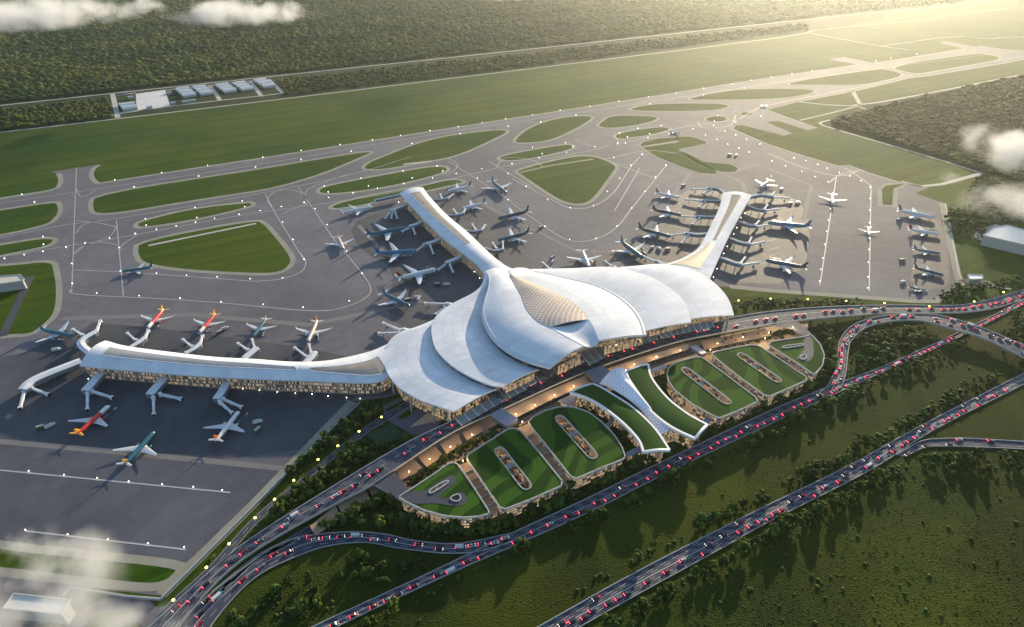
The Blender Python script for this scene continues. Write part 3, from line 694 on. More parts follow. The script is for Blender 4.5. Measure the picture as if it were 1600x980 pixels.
# dark glass under each petal's rim
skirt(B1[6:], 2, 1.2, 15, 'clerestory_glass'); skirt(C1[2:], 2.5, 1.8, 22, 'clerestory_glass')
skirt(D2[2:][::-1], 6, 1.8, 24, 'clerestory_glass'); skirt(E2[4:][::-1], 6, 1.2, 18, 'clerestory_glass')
# hall walls under the shells
HW = [(640,520,20),(612,548,20),(610,570,20),(626,600,20),(660,618,20),(702,635,20),(760,606,20),(830,574,20),(900,548,20),(960,530,20),(1020,514,20),(1075,500,20),(1135,490,20),(1128,468,20),(1112,448,20),(1085,430,20),(1040,420,20),(1000,421,20),(900,428,20),(820,425,20),(760,440,20),(700,490,20)]
lp = PP(HW); mb = MB(); mb.wall(lp, 0, 20, 'hall_glass'); mb.poly([lp], 'concrete_wall', z=20)
w_ = mb.build('hall_wall', T); w_.matrix_parent_inverse = TI
# upper storey walls near the front, lit from inside
for px in ([(790,604,27),(835,583,27),(868,578,34)][:2], [(872,572,30),(908,555,30)], [(945,541,30),(1005,525,30)], [(1015,520,24),(1075,504,24)]):
    a, b = PP(px); mb = MB(); l = (b-a).length; mb.face([(a.x,a.y,19),(b.x,b.y,19),(b.x,b.y,a.z),(a.x,a.y,a.z)], 'hall_glass', [(0,0),(l,0),(l,10),(0,10)]); part(mb, 'clerestory')
# slanting columns at the shell tips
for px, py, z in ((676,633,22),(700,640,24),(640,617,21),(1140,490,22),(1110,494,22),(612,590,20)):
    p = P(px, py, z); mb = MB(); mb.tube((p.x, p.y, 0), (p.x, p.y, z-.5), .9, .7, 'concrete_wall', 10); part(mb, 'column')
# low podium between hall and road
sheet('forecourt', [(640,668),(712,652),(812,603),(905,565),(1020,530),(1120,508),(1100,500),(1000,515),(850,560),(700,620)], .34, 'paving')

# ---- boarding bridges
mat('bridge_white', (.60,.62,.64), .7, spec=.2, var=(.70,.72,.74), scale=.3); mat('bridge_glass', (.16,.19,.23), .25, spec=.7); mat('rubber', (.02,.02,.022), .8)
BR = [
 ([(126,563),(56,591),(35,609)], [((37,611),(31,636)),((48,605),(74,615))], 11, 'bluish boarding bridge bending out from the corner of the long road side pier'),
 ([(157,583),(142,600),(132,611)], [((136,613),(136,638)),((143,610),(174,620))], 9, 'curved boarding bridge above the nose of the red and white jet'),
 ([(260,587),(245,603),(233,617)], [((239,621),(240,646)),((250,615),(282,622))], 9, 'curved boarding bridge above the blue jet with empty stand'),
 ([(355,595),(347,610),(337,624)], [((343,627),(362,644)),((349,623),(377,635))], 8, 'curved boarding bridge above the nose of the white jet with orange tail'),
 ([(140,551),(126,534),(150,517)], [((129,523),(114,514)),((150,517),(156,501))], 8, 'bent boarding bridge beside the teal jet off the pier tip'),
 ([(204,542),(216,535),(226,527)], [((212,531),(199,520)),((226,527),(231,516))], 6, 'boarding bridge joined to the first red tailed jet from the pier tip'),
 ([(289,552),(302,545),(312,537)], [((300,541),(286,530)),((312,537),(316,524))], 6, 'boarding bridge joined to the second red tailed jet from the pier tip'),
 ([(381,560),(392,551),(402,543)], [((387,546),(372,536)),((398,543),(394,530))], 8, 'boarding bridge joined to the teal jet with a gold tail'),
 ([(478,566),(486,558),(492,549)], [((480,557),(461,543)),((486,550),(483,538))], 8, 'boarding bridge joined to the peach coloured jet'),
 ([(648,522),(638,517),(628,514)], [((626,515),(599,504)),((624,519),(592,520))], 7, 'stub boarding bridge with two arms beside the outer left petal'),
 ([(716,482),(708,477),(699,474)], [((698,474),(664,473)),((695,480),(681,490))], 6, 'stub boarding bridge in the notch behind the second petal'),
 ([(628,303),(605,308),(587,312)], [((587,313),(576,321))], 4, 'straight slim boarding bridge at the very tip of the straight pier'),
 ([(640,317),(628,322),(610,329)], [((610,330),(601,341)),((613,330),(611,341)),((617,330),(621,341))], 6, 'three armed boarding bridge near the tip of the straight pier'),
 ([(666,342),(652,349),(639,353)], [((644,353),(649,366)),((640,354),(628,361))], 6, 'boarding bridge joined to the first teal jumbo along the straight pier'),
 ([(694,369),(680,376),(664,381)], [((672,382),(677,396)),((663,381),(651,391))], 7, 'boarding bridge joined to the bright blue jumbo'),
 ([(724,398),(712,404),(696,410)], [((702,411),(708,425)),((697,411),(684,421))], 7, 'boarding bridge joined to the white jumbo with a red tail'),
 ([(673,311),(688,311),(699.5,309)], [((691,310),(688,303)),((699.5,309),(708,303))], 4, 'boarding bridge at the outer end of the inner side, joined to a pale jet'),
 ([(696,336),(714,335),(724,332)], [((714,334),(709,327)),((724,332),(727,326))], 4, 'boarding bridge joined to the second pale jet on the inner side'),
 ([(724,359),(739,361),(753,359)], [((744,359),(738,350)),((753,359),(758,351))], 4, 'boarding bridge with both arms raised at an empty inner stand'),
 ([(757,387),(773,391),(786,389)], [((776,388),(770,379)),((786,389),(786,377))], 4, 'boarding bridge nearest the neck of the straight pier'),
 ([(1048,412),(1036,412),(1025,407)], [((1025,408),(1006,400))], 5, 'short boarding bridge joined to the teal jet at the root of the beige striped pier'),
 ([(965,421),(962,418),(958,415)], [((959,417),(946,408))], 4, 'stub boarding bridge behind the pale blue petal crest'),
 ([(870,426),(864,422),(860,419)], [((860,420),(848,410))], 3, 'thin boarding bridge stub beside the neck of the roofs'),
 ([(1133,302),(1121,294.5),(1106,293)], [((1106,294),(1083,295)),((1112,295),(1099,302))], 4, 'humped boarding bridge at the tip of the beige striped pier'),
 ([(1128,313),(1113,313),(1098,312)], [((1097,313),(1073,311)),((1102,315),(1092,323))], 4, 'boarding bridge joined to the pale jet beside the striped pier tip'),
 ([(1119,338),(1103,338),(1088,337)], [((1088,338),(1066,337)),((1093,340),(1082,350))], 4, 'boarding bridge joined to the upper teal jumbo of the inner row'),
 ([(1105,365),(1089,366),(1072,363)], [((1070,364),(1049,367)),((1076,367),(1065,379))], 5, 'boarding bridge joined to the middle teal jumbo of the inner row'),
 ([(1172,307),(1189,304),(1208,307)], [((1208,307),(1231,309)),((1205,305),(1210,300))], 5, 'boarding bridge on the outer corner of the beige striped pier'),
 ([(1166,320),(1182,326),(1196,328)], [((1196,328),(1215,326)),((1194,327),(1199,320))], 4, 'second boarding bridge down the outer side of the striped pier'),
 ([(1151,345),(1166,350),(1182,352.5)], [((1182,353),(1199,351)),((1180,351),(1186,345))], 4, 'boarding bridge joined to the nose of the blue jumbo'),
 ([(1139,371),(1156,378),(1173,381)], [((1173,381),(1193,377)),((1170,379),(1174,371))], 5, 'fourth boarding bridge down the outer side, both arms free'),
 ([(1125,402),(1144,409),(1159,413)], [((1159,413),(1183,410)),((1157,411),(1164,402))], 5, 'boarding bridge nearest the petals, by the dark tailed jumbo'),
]
for pts, arms, w, label in BR:
    z = 8.5; p = catmull(PP(pts, z), 5); loc = p[len(p)//2].copy(); loc.z = 0
    t = empty('boarding_bridge', loc, label=label, cat='boarding bridge', group='boarding bridges along the piers'); inv = Matrix.Translation(loc).inverted()
    mb = MB(); n = len(p); A_, B_ = [], []
    for i in range(n):
        d = p[min(i+1,n-1)]-p[max(i-1,0)]; d.normalize(); q = Vector((-d.y,d.x,0))*w/2*(1-.25*(i == n-1)); A_.append(p[i]+q); B_.append(p[i]-q)
    dn = Vector((0,0,-4.2)); rf = Vector((0,0,.9))
    mb.grid([B_, [c+rf for c in p], A_], 'bridge_white'); mb.grid([A_, [c+dn for c in A_]], 'bridge_glass'); mb.grid([[c+dn for c in B_], B_], 'bridge_glass'); mb.grid([[c+dn for c in A_],[c+dn for c in B_]], 'bridge_white')
    mb.face([A_[-1], B_[-1], B_[-1]+dn, A_[-1]+dn], 'bridge_glass')
    o = mb.build('walkway', t); o.matrix_parent_inverse = inv
    for i in range(n//3, n, 4):
        mb = MB(); mb.tube((p[i].x,p[i].y,0),(p[i].x,p[i].y,z-4), .6, .6, 'concrete_wall', 8); o = mb.build('column', t); o.matrix_parent_inverse = inv
    for a, b_ in arms:
        a, b_ = P(*a, z-1.5), P(*b_, z-3.0); mb = MB(); mid = a.lerp(b_, .55)
        mb.tube((a.x,a.y,z-5),(a.x,a.y,z-.6), 1.8, 1.8, 'bridge_white', 10)
        mb.seg(a, mid, 2.1, 2.4, 'bridge_white'); mb.seg(mid+Vector((0,0,.2)), b_, 1.7, 2.2, 'bridge_white'); d = (b_-a).normalized()
        mb.box(b_+Vector((0,0,-1.1)), (3,3.2,2.8), 'bridge_white', rz=math.atan2(d.y, d.x)); mb.box(b_+d*1.8+Vector((0,0,-1.1)), (.8,2.8,2.6), 'rubber', rz=math.atan2(d.y, d.x))
        o = mb.build('jet_bridge_arm', t); o.matrix_parent_inverse = inv
        mb = MB(); q = a.lerp(b_, .82); mb.tube((q.x,q.y,.5),(q.x,q.y,q.z-2.2), .35, .35, 'pole_metal', 6); mb.box((q.x,q.y,.6), (1,3,1), 'rubber', rz=math.atan2(d.y,d.x)); o = mb.build('wheel_leg', t); o.matrix_parent_inverse = inv
# ------------------------------------------------------------- green roofed car park and central hall
def mown(name, a, c, scale, ang, dist):
    m = bpy.data.materials.new(name); m.use_nodes = True; nt = m.node_tree; N = nt.nodes; L = nt.links; b = N['Principled BSDF']
    geo = N.new('ShaderNodeNewGeometry'); mp = N.new('ShaderNodeMapping'); mp.inputs['Rotation'].default_value = (0,0,ang); L.new(geo.outputs['Position'], mp.inputs[0])
    n0 = N.new('ShaderNodeTexNoise'); n0.inputs['Scale'].default_value = .012; n0.inputs['Detail'].default_value = 1; L.new(geo.outputs['Position'], n0.inputs['Vector'])
    s = N.new('ShaderNodeSeparateXYZ'); L.new(mp.outputs[0], s.inputs[0])
    v = mathn(nt, 'ADD', s.outputs['X'], mathn(nt, 'MULTIPLY', n0.outputs['Fac'], dist))
    st = mathn(nt, 'FLOOR', mathn(nt, 'DIVIDE', v, scale)); cb = N.new('ShaderNodeCombineXYZ'); L.new(st, cb.inputs[0])
    wn = N.new('ShaderNodeTexWhiteNoise'); L.new(cb.outputs[0], wn.inputs['Vector'])
    n1 = N.new('ShaderNodeTexNoise'); n1.inputs['Scale'].default_value = .9; n1.inputs['Detail'].default_value = 6; L.new(geo.outputs['Position'], n1.inputs['Vector'])
    alt = mathn(nt, 'MULTIPLY', mathn(nt, 'FRACT', mathn(nt, 'MULTIPLY', st, .5)), 1.1)
    f = mathn(nt, 'ADD', mathn(nt, 'ADD', alt, mathn(nt, 'MULTIPLY', wn.outputs['Value'], .25)), mathn(nt, 'MULTIPLY_ADD', n1.outputs['Fac'], .4, -.15))
    mx = N.new('ShaderNodeMix'); mx.data_type = 'RGBA'; L.new(f, mx.inputs[0]); mx.inputs[6].default_value = (*a, 1); mx.inputs[7].default_value = (*c, 1)
    L.new(mx.outputs[2], b.inputs['Base Color']); b.inputs['Roughness'].default_value = .9; b.inputs['Specular IOR Level'].default_value = .1; MATS[name] = m
mown('mown_turf', (.009,.040,.002), (.052,.125,.012), 12, R(20), 120)
mat('plain_turf', (.018,.060,.006), .9, var=(.030,.078,.010), scale=.6, detail=8, bump=.15, bscale=2, spec=.1)
mat('coping', (.40,.40,.37), .8, var=(.48,.47,.43), scale=.3)
mat('white_coping', (.78,.79,.80), .5)
facade('deck_wall', (.40,.34,.27), (.05,.04,.035), (1,.66,.36), .38, 3.0, 2.2, .42, .7, .2)
facade('slot_wall', (.40,.30,.20), (.10,.06,.03), (1,.60,.28), .25, 3.5, 4, .35, .7, .15)
uvgrid('slot_floor', (.16,.12,.09), (.40,.30,.20), 5, 60, .3, .8)
DECK = 15.0
def block(px, label, slots=(), holes=(), smooth=1):
    lp = PP(px, DECK)
    if area(lp) < 0: lp = lp[::-1]
    lp = chaikin(lp, smooth, q=.12)
    if area(lp) < 0: lp = lp[::-1]
    loc = sum(lp, Vector())/len(lp); loc.z = 0
    t = empty('car_park_block', loc, label=label, cat='car park', group='green roofed car park blocks'); inv = Matrix.Translation(loc).inverted()
    def pt(mb, name):
        o = mb.build(name, t); o.matrix_parent_inverse = inv; return o
    hs = []
    for s_ in slots:
        q = PP(s_, DECK); q = chaikin(q, 2, q=.22)
        if area(q) > 0: q = q[::-1]
        hs.append(q)
    mb = MB(); ins = offset(lp, -1.5); mb.wall(ins, 0, DECK-1.2, 'deck_wall'); pt(mb, 'wall')
    inner = offset(lp, -1.1)
    mb = MB(); mb.poly([inner]+[offset(h, 1.0) if False else h for h in hs], 'mown_turf', z=DECK); pt(mb, 'green_roof')
    mb = MB()
    for i in range(len(lp)):
        mb.seg(lp[i]+Vector((0,0,.7)), lp[(i+1)%len(lp)]+Vector((0,0,.4)), .9, 1.6, 'coping')
    for h in hs:
        for i in range(len(h)): mb.seg(h[i]+Vector((0,0,.6)), h[(i+1)%len(h)]+Vector((0,0,.4)), .8, 1.6, 'coping')
    pt(mb, 'parapet')
    mb = MB(); mb.poly([ins]+hs, 'concrete_wall', z=DECK-1.4, flip=True)
    pt(mb, 'ceiling_slab')
    for h in hs:
        mb = MB(); mb.wall(h, 4, DECK-.2, 'slot_wall', flip=True)
        a = min(h, key=lambda p: p.x); L_ = max((p-q).length for p in h for q in h)
        mb.poly([h], 'slot_floor', z=4); pt(mb, 'light_well')
        # beams across the well
        P0, P1 = max(((p, q) for p in h for q in h), key=lambda k: (k[0]-k[1]).length)
        d = (P1-P0); n_ = 5; ax = d.normalized(); nn = Vector((-ax.y, ax.x, 0)); mb = MB()
        for k in range(1, n_):
            c = P0+d*k/n_; c.z = DECK-2.5; mb.seg(c-nn*5, c+nn*5, 1.2 if k != 2 else 5, 1, 'concrete_wall')
        pt(mb, 'cross_beam')
    return t, inv
def slot(a, b, w=7.5):
    """rounded well between two photo points, w metres wide -> photo-free world loop via survey points"""
    A, B = P(*a, DECK), P(*b, DECK); d = (B-A).normalized(); n = Vector((-d.y, d.x, 0))*w/2
    return [A-n, A+n, A.lerp(B, .33)+n, A.lerp(B, .67)+n, B+n, B-n, A.lerp(B, .67)-n, A.lerp(B, .33)-n]
_PP = PP
def PP(pts, z=0.0): return [p if isinstance(p, Vector) else P(p[0], p[1], p[2] if len(p) > 2 else z) for p in pts]
S1 = [(639.6,766),(672,745),(700,725),(709,723),(716,726),(742,764),(766,802),(752,806.5),(728,809),(696,806.5),(664,798),(640,787),(622,777)]
t1, i1 = block(S1, 'green roofed car park block with curved ramps at the near end', slots=())
S2 = [(730,718),(730,711),(760,692),(792,671),(804,669),(814,673),(848,714),(882.5,757),(835,778),(784.5,798),(756,757)]
block(S2, 'green roofed car park block with one light well beside the near ramp block', slots=(slot((777,700),(826,764), 9),))
S3 = [(825,660),(832,652),(850,642),(875,635.5),(895,636),(920,644),(942,661),(960,680),(972.5,700),(977.5,716),(935,733),(896,750),(862,707)]
block(S3, 'green roofed car park block with one light well nearest the near green wing', slots=(slot((871,650),(930,716), 9),))
S4 = [(1042,584),(1045,574),(1057,566),(1087,558),(1098,559),(1140,590),(1187,626),(1158,640),(1125,653.5),(1117,651),(1085,634),(1054,610),(1044,595)]
block(S4, 'green roofed car park block with one light well nearest the far green wing', slots=(slot((1067,575),(1140,631), 9),))
S5 = [(1111,554),(1117,550),(1145,544),(1173,539),(1185,540),(1225,566),(1264,592.5),(1232,607),(1199,621),(1160,593)]
block(S5, 'green roofed car park block with one light well beside the far ramp block', slots=(slot((1154,552.5),(1219,597), 9),))
S6 = [(1200,539),(1205,534),(1230,530),(1256,526.5),(1268,523),(1281.6,538.6),(1288,555),(1285,571.6),(1272.5,586),(1240,564)]
t6, i6 = block(S6, 'green roofed car park block with curved ramps at the far end')
# ramps on the two end blocks: asphalt lanes with kerbs sinking into the roof
def ramp_deck(t, inv, pts, w, z=DECK+.12, name='ramp_lane', well=False):
    p = catmull(PP(pts, z), 6); mb = MB(); n = len(p)
    L_, R_ = [], []
    for i in range(n):
        d = p[min(i+1,n-1)]-p[max(i-1,0)]; d.normalize(); q = Vector((-d.y,d.x,0))*w/2; L_.append(p[i]+q); R_.append(p[i]-q)
    mb.grid([R_, L_], 'road_asphalt')
    for i in range(n-1):
        mb.seg(L_[i]+Vector((0,0,.6)), L_[i+1]+Vector((0,0,.6)), .9, .8, 'coping'); 
        if not well: mb.seg(R_[i]+Vector((0,0,.6)), R_[i+1]+Vector((0,0,.6)), .9, .8, 'coping')
    o = mb.build(name, t); o.matrix_parent_inverse = inv
def roof_patch(t, inv, pts, m, name, z, rim=True):
    lp = chaikin(PP(pts, z), 2)
    if area(lp) < 0: lp = lp[::-1]
    mb = MB(); mb.poly([lp], m, z=z)
    if rim:
        for i in range(len(lp)): mb.seg(lp[i]+Vector((0,0,.6)), lp[(i+1)%len(lp)]+Vector((0,0,.6)), .9, .9, 'coping')
    o = mb.build(name, t); o.matrix_parent_inverse = inv
roof_patch(t1, i1, [(641,768),(622,778),(645,788),(680,786),(703,790),(720,791),(731,784),(727,772),(717,768),(706,776),(690,780),(683,775),(708,758),(714,750),(708,742),(700,744),(668,765),(655,768)], 'road_asphalt', 'ramp_lane', DECK+.15, rim=False)
roof_patch(t1, i1, [(669,767),(698,750),(703,753),(673,773)], 'slot_floor', 'light_well', DECK+.25)
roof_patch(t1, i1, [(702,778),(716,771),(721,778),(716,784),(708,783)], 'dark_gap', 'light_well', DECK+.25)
roof_patch(t6, i6, [(1257,527),(1268,523),(1272,545),(1270,560),(1262,566),(1250,563),(1244,559),(1255,548),(1258,541),(1228,547),(1222,545),(1256,538)], 'road_asphalt', 'ramp_lane', DECK+.15, rim=False)
roof_patch(t6, i6, [(1221,541),(1255,537),(1256,540),(1223,545)], 'slot_floor', 'light_well', DECK+.25)
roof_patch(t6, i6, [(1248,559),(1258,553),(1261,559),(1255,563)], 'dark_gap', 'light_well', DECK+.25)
# sunken lanes between the blocks
facade('lane_wall', (.42,.33,.22), (.12,.07,.03), (1,.66,.32), .45, 3.5, 3, .4, .8, .2)
uvgrid('lane_floor', (.20,.15,.11), (.42,.32,.20), 6, 60, .3, .8)
for a, b_, w in (((718,727),(775,802),17),((813,667),(892,756),17),((1100,556),(1193,624),16),((1187,537),(1268,590),15)):
    A, B = P(*a, 8), P(*b_, 8); d = (B-A).normalized(); n = Vector((-d.y,d.x,0))*w/2
    mb = MB(); mb.face([A-n,B-n,B+n,A+n], 'lane_floor', [(0,0),((B-A).length,0),((B-A).length,w),(0,w)]); mb.wall([A-n,B-n,B+n,A+n], 0, 8, 'deck_wall')
    for k in range(1, 6):
        c = A.lerp(B, k/6+.02)+Vector((0,0,1.2)); mb.box(c, (1.2, w*.9, 1), 'concrete_wall', rz=math.atan2(d.y,d.x))
    mb.build('car_park_lane', **S)

# ---- central hall with two green wings and a white lattice vault
C = empty('transport_hall', P(1000,650), label='central hall with two curved green roofed wings pinching a white lattice vault', cat='hall'); CI = Matrix.Translation(C.location).inverted()
def cpart(mb, name, smooth=False):
    o = mb.build(name, C, smooth=smooth); o.matrix_parent_inverse = CI; return o
def wing(o1, o2):
    z = 19; a = resample(catmull(PP(o1, z), 8), 40); b = resample(catmull(PP(o2, z), 8), 40)
    rows = [[p.lerp(q, j/8)+Vector((0,0,1.2*math.sin(math.pi*j/8))) for j in range(9)] for p, q in zip(a, b)]
    if (rows[1][2]-rows[0][2]).cross(rows[0][3]-rows[0][2]).z < 0: rows = [r[::-1] for r in rows]
    mb = MB(); mb.grid(rows, 'plain_turf'); cpart(mb, 'green_roof')
    per = rows[0]+[r[-1] for r in rows[1:]]+rows[-1][::-1][1:]+[r[0] for r in rows[::-1]][1:-1]
    mb = MB()
    for i in range(len(per)): mb.seg(per[i]+Vector((0,0,.5)), per[(i+1)%len(per)]+Vector((0,0,.5)), 2.0, 2.4, 'white_coping')
    cpart(mb, 'roof_edge')
    ins = [p.lerp((rows[20][4]), .0) for p in per]; ins = offset(per, -5); mb = MB(); mb.wall(ins, 0, z-2, 'hall_glass'); cpart(mb, 'wing_wall')
    mb = MB(); d = Vector((0,0,-1.6)); mb.grid([[p+d for p in r] for r in rows][::-1], 'concrete_wall'); cpart(mb, 'ceiling_slab')
wing([(891,613),(914,620.5),(938.5,633.5),(964.5,653),(984,671),(999,689),(1005.5,706)], [(926,599.7),(941,606.5),(958,617),(984,633.5),(1007,653),(1026.5,674),(1046,703)])
wing([(978.5,580.5),(981.5,591),(990.7,609),(1007,632),(1031.5,654.7),(1056,671),(1086,685)], [(1012.7,569),(1017,588),(1030,607.5),(1048,627),(1074,646.6),(1089,655.5),(1105,663.7)])
uvgrid('vault_lattice', (.72,.73,.88), (.93,.93,.97), 4, 4, .28, .25, diag=True, tint=(.80,.81,.92)); uvgrid('end_lattice', (.10,.12,.18), (.85,.87,.92), 4, 4, .3, .3, diag=True)
V1 = [(936,600,14),(948,604,16),(963,612,18),(984,626,17),(1003,643,15),(1020,662,14),(1032,680,13)]; V2 = [(983,580,14),(986,592,16),(994,606,18),(1010,628,17),(1026,645,15),(1045,660,14),(1062,672,13)]
a = resample(catmull(PP(V1), 8), 40); b = resample(catmull(PP(V2), 8), 40); rows = []; uv = []; u = 0
for i, (p, q) in enumerate(zip(a, b)):
    d = (p-q).length; h = 9*(1-i/39)**1.3+2.5
    if i: u += ((a[i]-a[i-1]).length+(b[i]-b[i-1]).length)/2
    rows.append([p.lerp(q, j/16)+Vector((0,0,h*math.sin(math.pi*j/16))) for j in range(17)]); uv.append([(u, d*j/16) for j in range(17)])
if (rows[1][8]-rows[0][8]).cross(rows[0][9]-rows[0][8]).z < 0: rows = [r[::-1] for r in rows]; uv = [r[::-1] for r in uv]
mb = MB(); mb.grid(rows, 'vault_lattice', uv=uv); cpart(mb, 'lattice_vault', True)
r0 = rows[0]; mb = MB(); w = (r0[0]-r0[-1]).length; mb.grid([[Vector((p.x,p.y,4)) for p in r0], r0], 'end_lattice', uv=[[(w*j/16, 4) for j in range(17)],[(w*j/16, r0[j].z) for j in range(17)]]); cpart(mb, 'lattice_end_wall')
r1 = rows[-1]; mb = MB(); mb.grid([r1, [Vector((p.x,p.y,0)) for p in r1]], 'hall_glass', uv=[[(w*j/16, p.z) for j, p in enumerate(r1)],[(w*j/16, 0) for j in range(17)]]); cpart(mb, 'end_wall')
# low grey link roofs
def low(name, px, z, label, m='canopy_grey'):
    lp = PP(px, z)
    if area(lp) < 0: lp = lp[::-1]
    loc = sum(lp, Vector())/len(lp); loc.z = 0; t = empty(name, loc, label=label, cat='link roof'); inv = Matrix.Translation(loc).inverted()
    mb = MB(); mb.poly([lp], m, z=z); mb.wall(lp, z-.8, z, 'coping'); mb.poly([lp], m, z=z-.8, flip=True); o = mb.build('roof', t); o.matrix_parent_inverse = inv
    mb = MB(); mb.wall(offset(lp, -1.5), 0, z-.8, 'hall_glass'); o = mb.build('wall', t); o.matrix_parent_inverse = inv
low('link_building', [(871,627),(899,613),(916,620),(890,634)], 9, 'low grey flat roof between a green block and the tip of the near wing')
low('link_building', [(978,707),(1000,696),(1004,706),(980,714)], 9, 'low dark flat roof at the roadside foot of the near wing')
low('link_building', [(1016,577),(1038,569),(1043,574),(1017,583)], 9, 'low grey flat roof beside the tip of the far wing')
low('link_building', [(1094,662),(1105,651),(1113,654),(1106,664)], 9, 'low dark flat roof at the roadside foot of the far wing')
low('link_building', [(940,668),(960,650),(964,653),(947,671)], 8, 'narrow grey link crossing the planted court of the near wing')
sheet('courtyard', [(868,632),(905,615),(1000,690),(1085,640),(1045,580),(1020,575),(1100,650),(1060,700),(985,715),(960,690)][:4]+[(1010,700),(980,712)], .4, 'turf')
PP = _PP
# ------------------------------------------------------------- other buildings
mat('shed_roof', (.55,.56,.56), .5, var=(.62,.62,.61), scale=.1); mat('shed_wall', (.38,.37,.34), .8); mat('pad', (.62,.58,.58), .85, var=(.70,.66,.65), scale=.02)
def vault_shed(c, l, w, h, rz, label, bays=3):
    t = empty('vaulted_shed', c, rz, label=label, cat='shed', group='vaulted sheds in the far compound')
    mb = MB(); mb.box((0,0,h/2), (l,w,h), 'shed_wall'); mb.build('wall', t)
    mb = MB()
    for k in range(bays):
        y0 = -w/2+w*k/bays; y1 = y0+w/bays; r = [Vector((0, y0+(y1-y0)*(.06+.88*j/8), h+.1+3.5*math.sin(math.pi*j/8))) for j in range(9)]
        mb.grid([[p+Vector((-l/2-1,0,0)) for p in r],[p+Vector((l/2+1,0,0)) for p in r]], 'shed_roof'); mb.face([p+Vector((-l/2-1,0,0)) for p in r], 'shed_wall'); mb.face([p+Vector((l/2+1,0,0)) for p in r][::-1], 'shed_wall')
    mb.build('roof', t)
def axis(a, b): d = P(*b)-P(*a); return math.atan2(d.y, d.x)
CA = axis((186,184),(440,146))
sheet('compound_pad', [(212,147),(258,140.5),(266,166),(214,172)], .20, 'pad')
sheet('compound_yard', [(176,147),(420,122),(442,147),(185,184)], .12, 'forest_floor')
for pts, w in (([(176,147),(184,184)],11),([(183,150),(212,145)],6),([(184,162),(213,159)],6),([(187,176),(230,171)],6),([(329,135),(344,157)],10),([(391,127),(409,151)],10),([(419,124),(442,145.5)],10),([(185,178),(267,166),(345,157),(442,146)],6),([(258,141),(420,124)],5)):
    strip_world(PP(pts), w, .22, 'pale_road', 'compound_road')
for k, (x, y, nb) in enumerate(((290.5,146,3),(317,143,3),(353,139.5,3),(379.5,136.5,3),(413,132,3),(201,168.5,2))):
    s = 44; vault_shed(P(x, y), 30, 100 if nb == 3 else 62, 5, CA, ['vaulted shed nearest the pale concrete pad','second vaulted shed from the pale pad','vaulted shed just past the first cross lane','fourth vaulted shed from the pale pad','vaulted shed at the far end of the compound','two bay shed between the gate lane and the pale pad'][k], nb)
def flat_building(name, px, h, label, rm='shed_roof', wm='shed_wall', ridge=0):
    lp = PP(px, h)
    if area(lp) < 0: lp = lp[::-1]
    loc = sum(lp, Vector())/len(lp); loc.z = 0; t = empty(name, loc, label=label, cat='building'); inv = Matrix.Translation(loc).inverted()
    mb = MB(); mb.wall(offset(lp, -1), 0, h-.5, wm); o = mb.build('wall', t); o.matrix_parent_inverse = inv
    mb = MB(); mb.poly([lp], rm, z=h); mb.wall(lp, h-.9, h, rm); o = mb.build('roof', t); o.matrix_parent_inverse = inv
    mb = MB()
    for i in range(len(lp)): mb.seg(lp[i]+Vector((0,0,.8)), lp[(i+1)%len(lp)]+Vector((0,0,.8)), .8, .8, 'coping')
    o = mb.build('parapet', t); o.matrix_parent_inverse = inv
    return t, inv
for k, (x, y, a, lb) in enumerate(((265,147,10,'small square hut on grass right beside the pale pad'),(271,163,10,'tiny hut at the far lower corner of the pale pad'),(205,154,12,'small hut between the gate lane and pad'),(296,160,30,'low long hut in front of the first vaulted shed'),(234,170,12,'small gatehouse on the lower edge of the pale pad'),(196,147,14,'small hut near the upper gate of the compound'))):
    c = P(x, y); t = empty('hut', c, CA, label=lb, cat='hut', group='huts in the far compound'); mb = MB(); mb.box((0,0,2.5),(a,8,5),'shed_wall'); mb.build('wall', t)
    mb = MB(); mb.face([(-a/2-.5,-4.5,5),(a/2+.5,-4.5,5),(a/2+.5,0,6.5),(-a/2-.5,0,6.5)],'shed_roof'); mb.face([(-a/2-.5,0,6.5),(a/2+.5,0,6.5),(a/2+.5,4.5,5),(-a/2-.5,4.5,5)],'shed_roof'); mb.build('roof', t)
mat('cream_roof', (.60,.56,.44), .7)
flat_building('service_building', [(-80,440),(0,432),(32,429.5),(38,436),(36,439),(0,444),(-80,452)], 12, 'long pale building ending beside the dark lane on the grass', 'cream_roof')
flat_building('cargo_building', [(22,928),(110,938),(95,960),(5,951)], 14, 'grey flat roofed building half hidden in the low cloud', 'canopy_pale' if False else 'shed_roof')
flat_building('cargo_building', [(-160,905),(-60,914),(-90,940),(-200,930)], 14, 'grey flat roofed building beyond the low cloud')
flat_building('pump_house', [(1512,429),(1534,430),(1536,436),(1515,437)], 6, 'small white service hut beyond the far corner of the apron', 'white_coping')
flat_building('hangar', [(1552,356),(1574,352),(1640,370),(1640,392),(1536,368)], 15, 'large pale roofed hangar under the drifting cloud beyond the apron')
flat_building('hangar', [(1640,345),(1720,360),(1730,395),(1650,385)], 15, 'pale roofed hangar behind the large one')
strip_world(chaikin(PP([(1640,405),(1560,385),(1524,371),(1530,362),(1560,352)]),2,False), 8, .3, 'pale_road', 'perimeter_road')
# clipped hedge bed beside the ramp
mat('hedge_leaf', (.012,.045,.015), .9, var=(.022,.06,.02), scale=1.5, detail=8, bump=.8, bscale=1)
lp = PP([(571,680),(611,661),(634,681),(599,698)], 2.2)
if area(lp) < 0: lp = lp[::-1]
mb = MB(); mb.wall(lp, 0, 2.2, 'hedge_leaf'); mb.poly([lp], 'hedge_leaf', z=2.2)
tag(mb.build('clipped_hedge'), 'square dark green clipped hedge bed left of the elevated ramp', 'hedge')
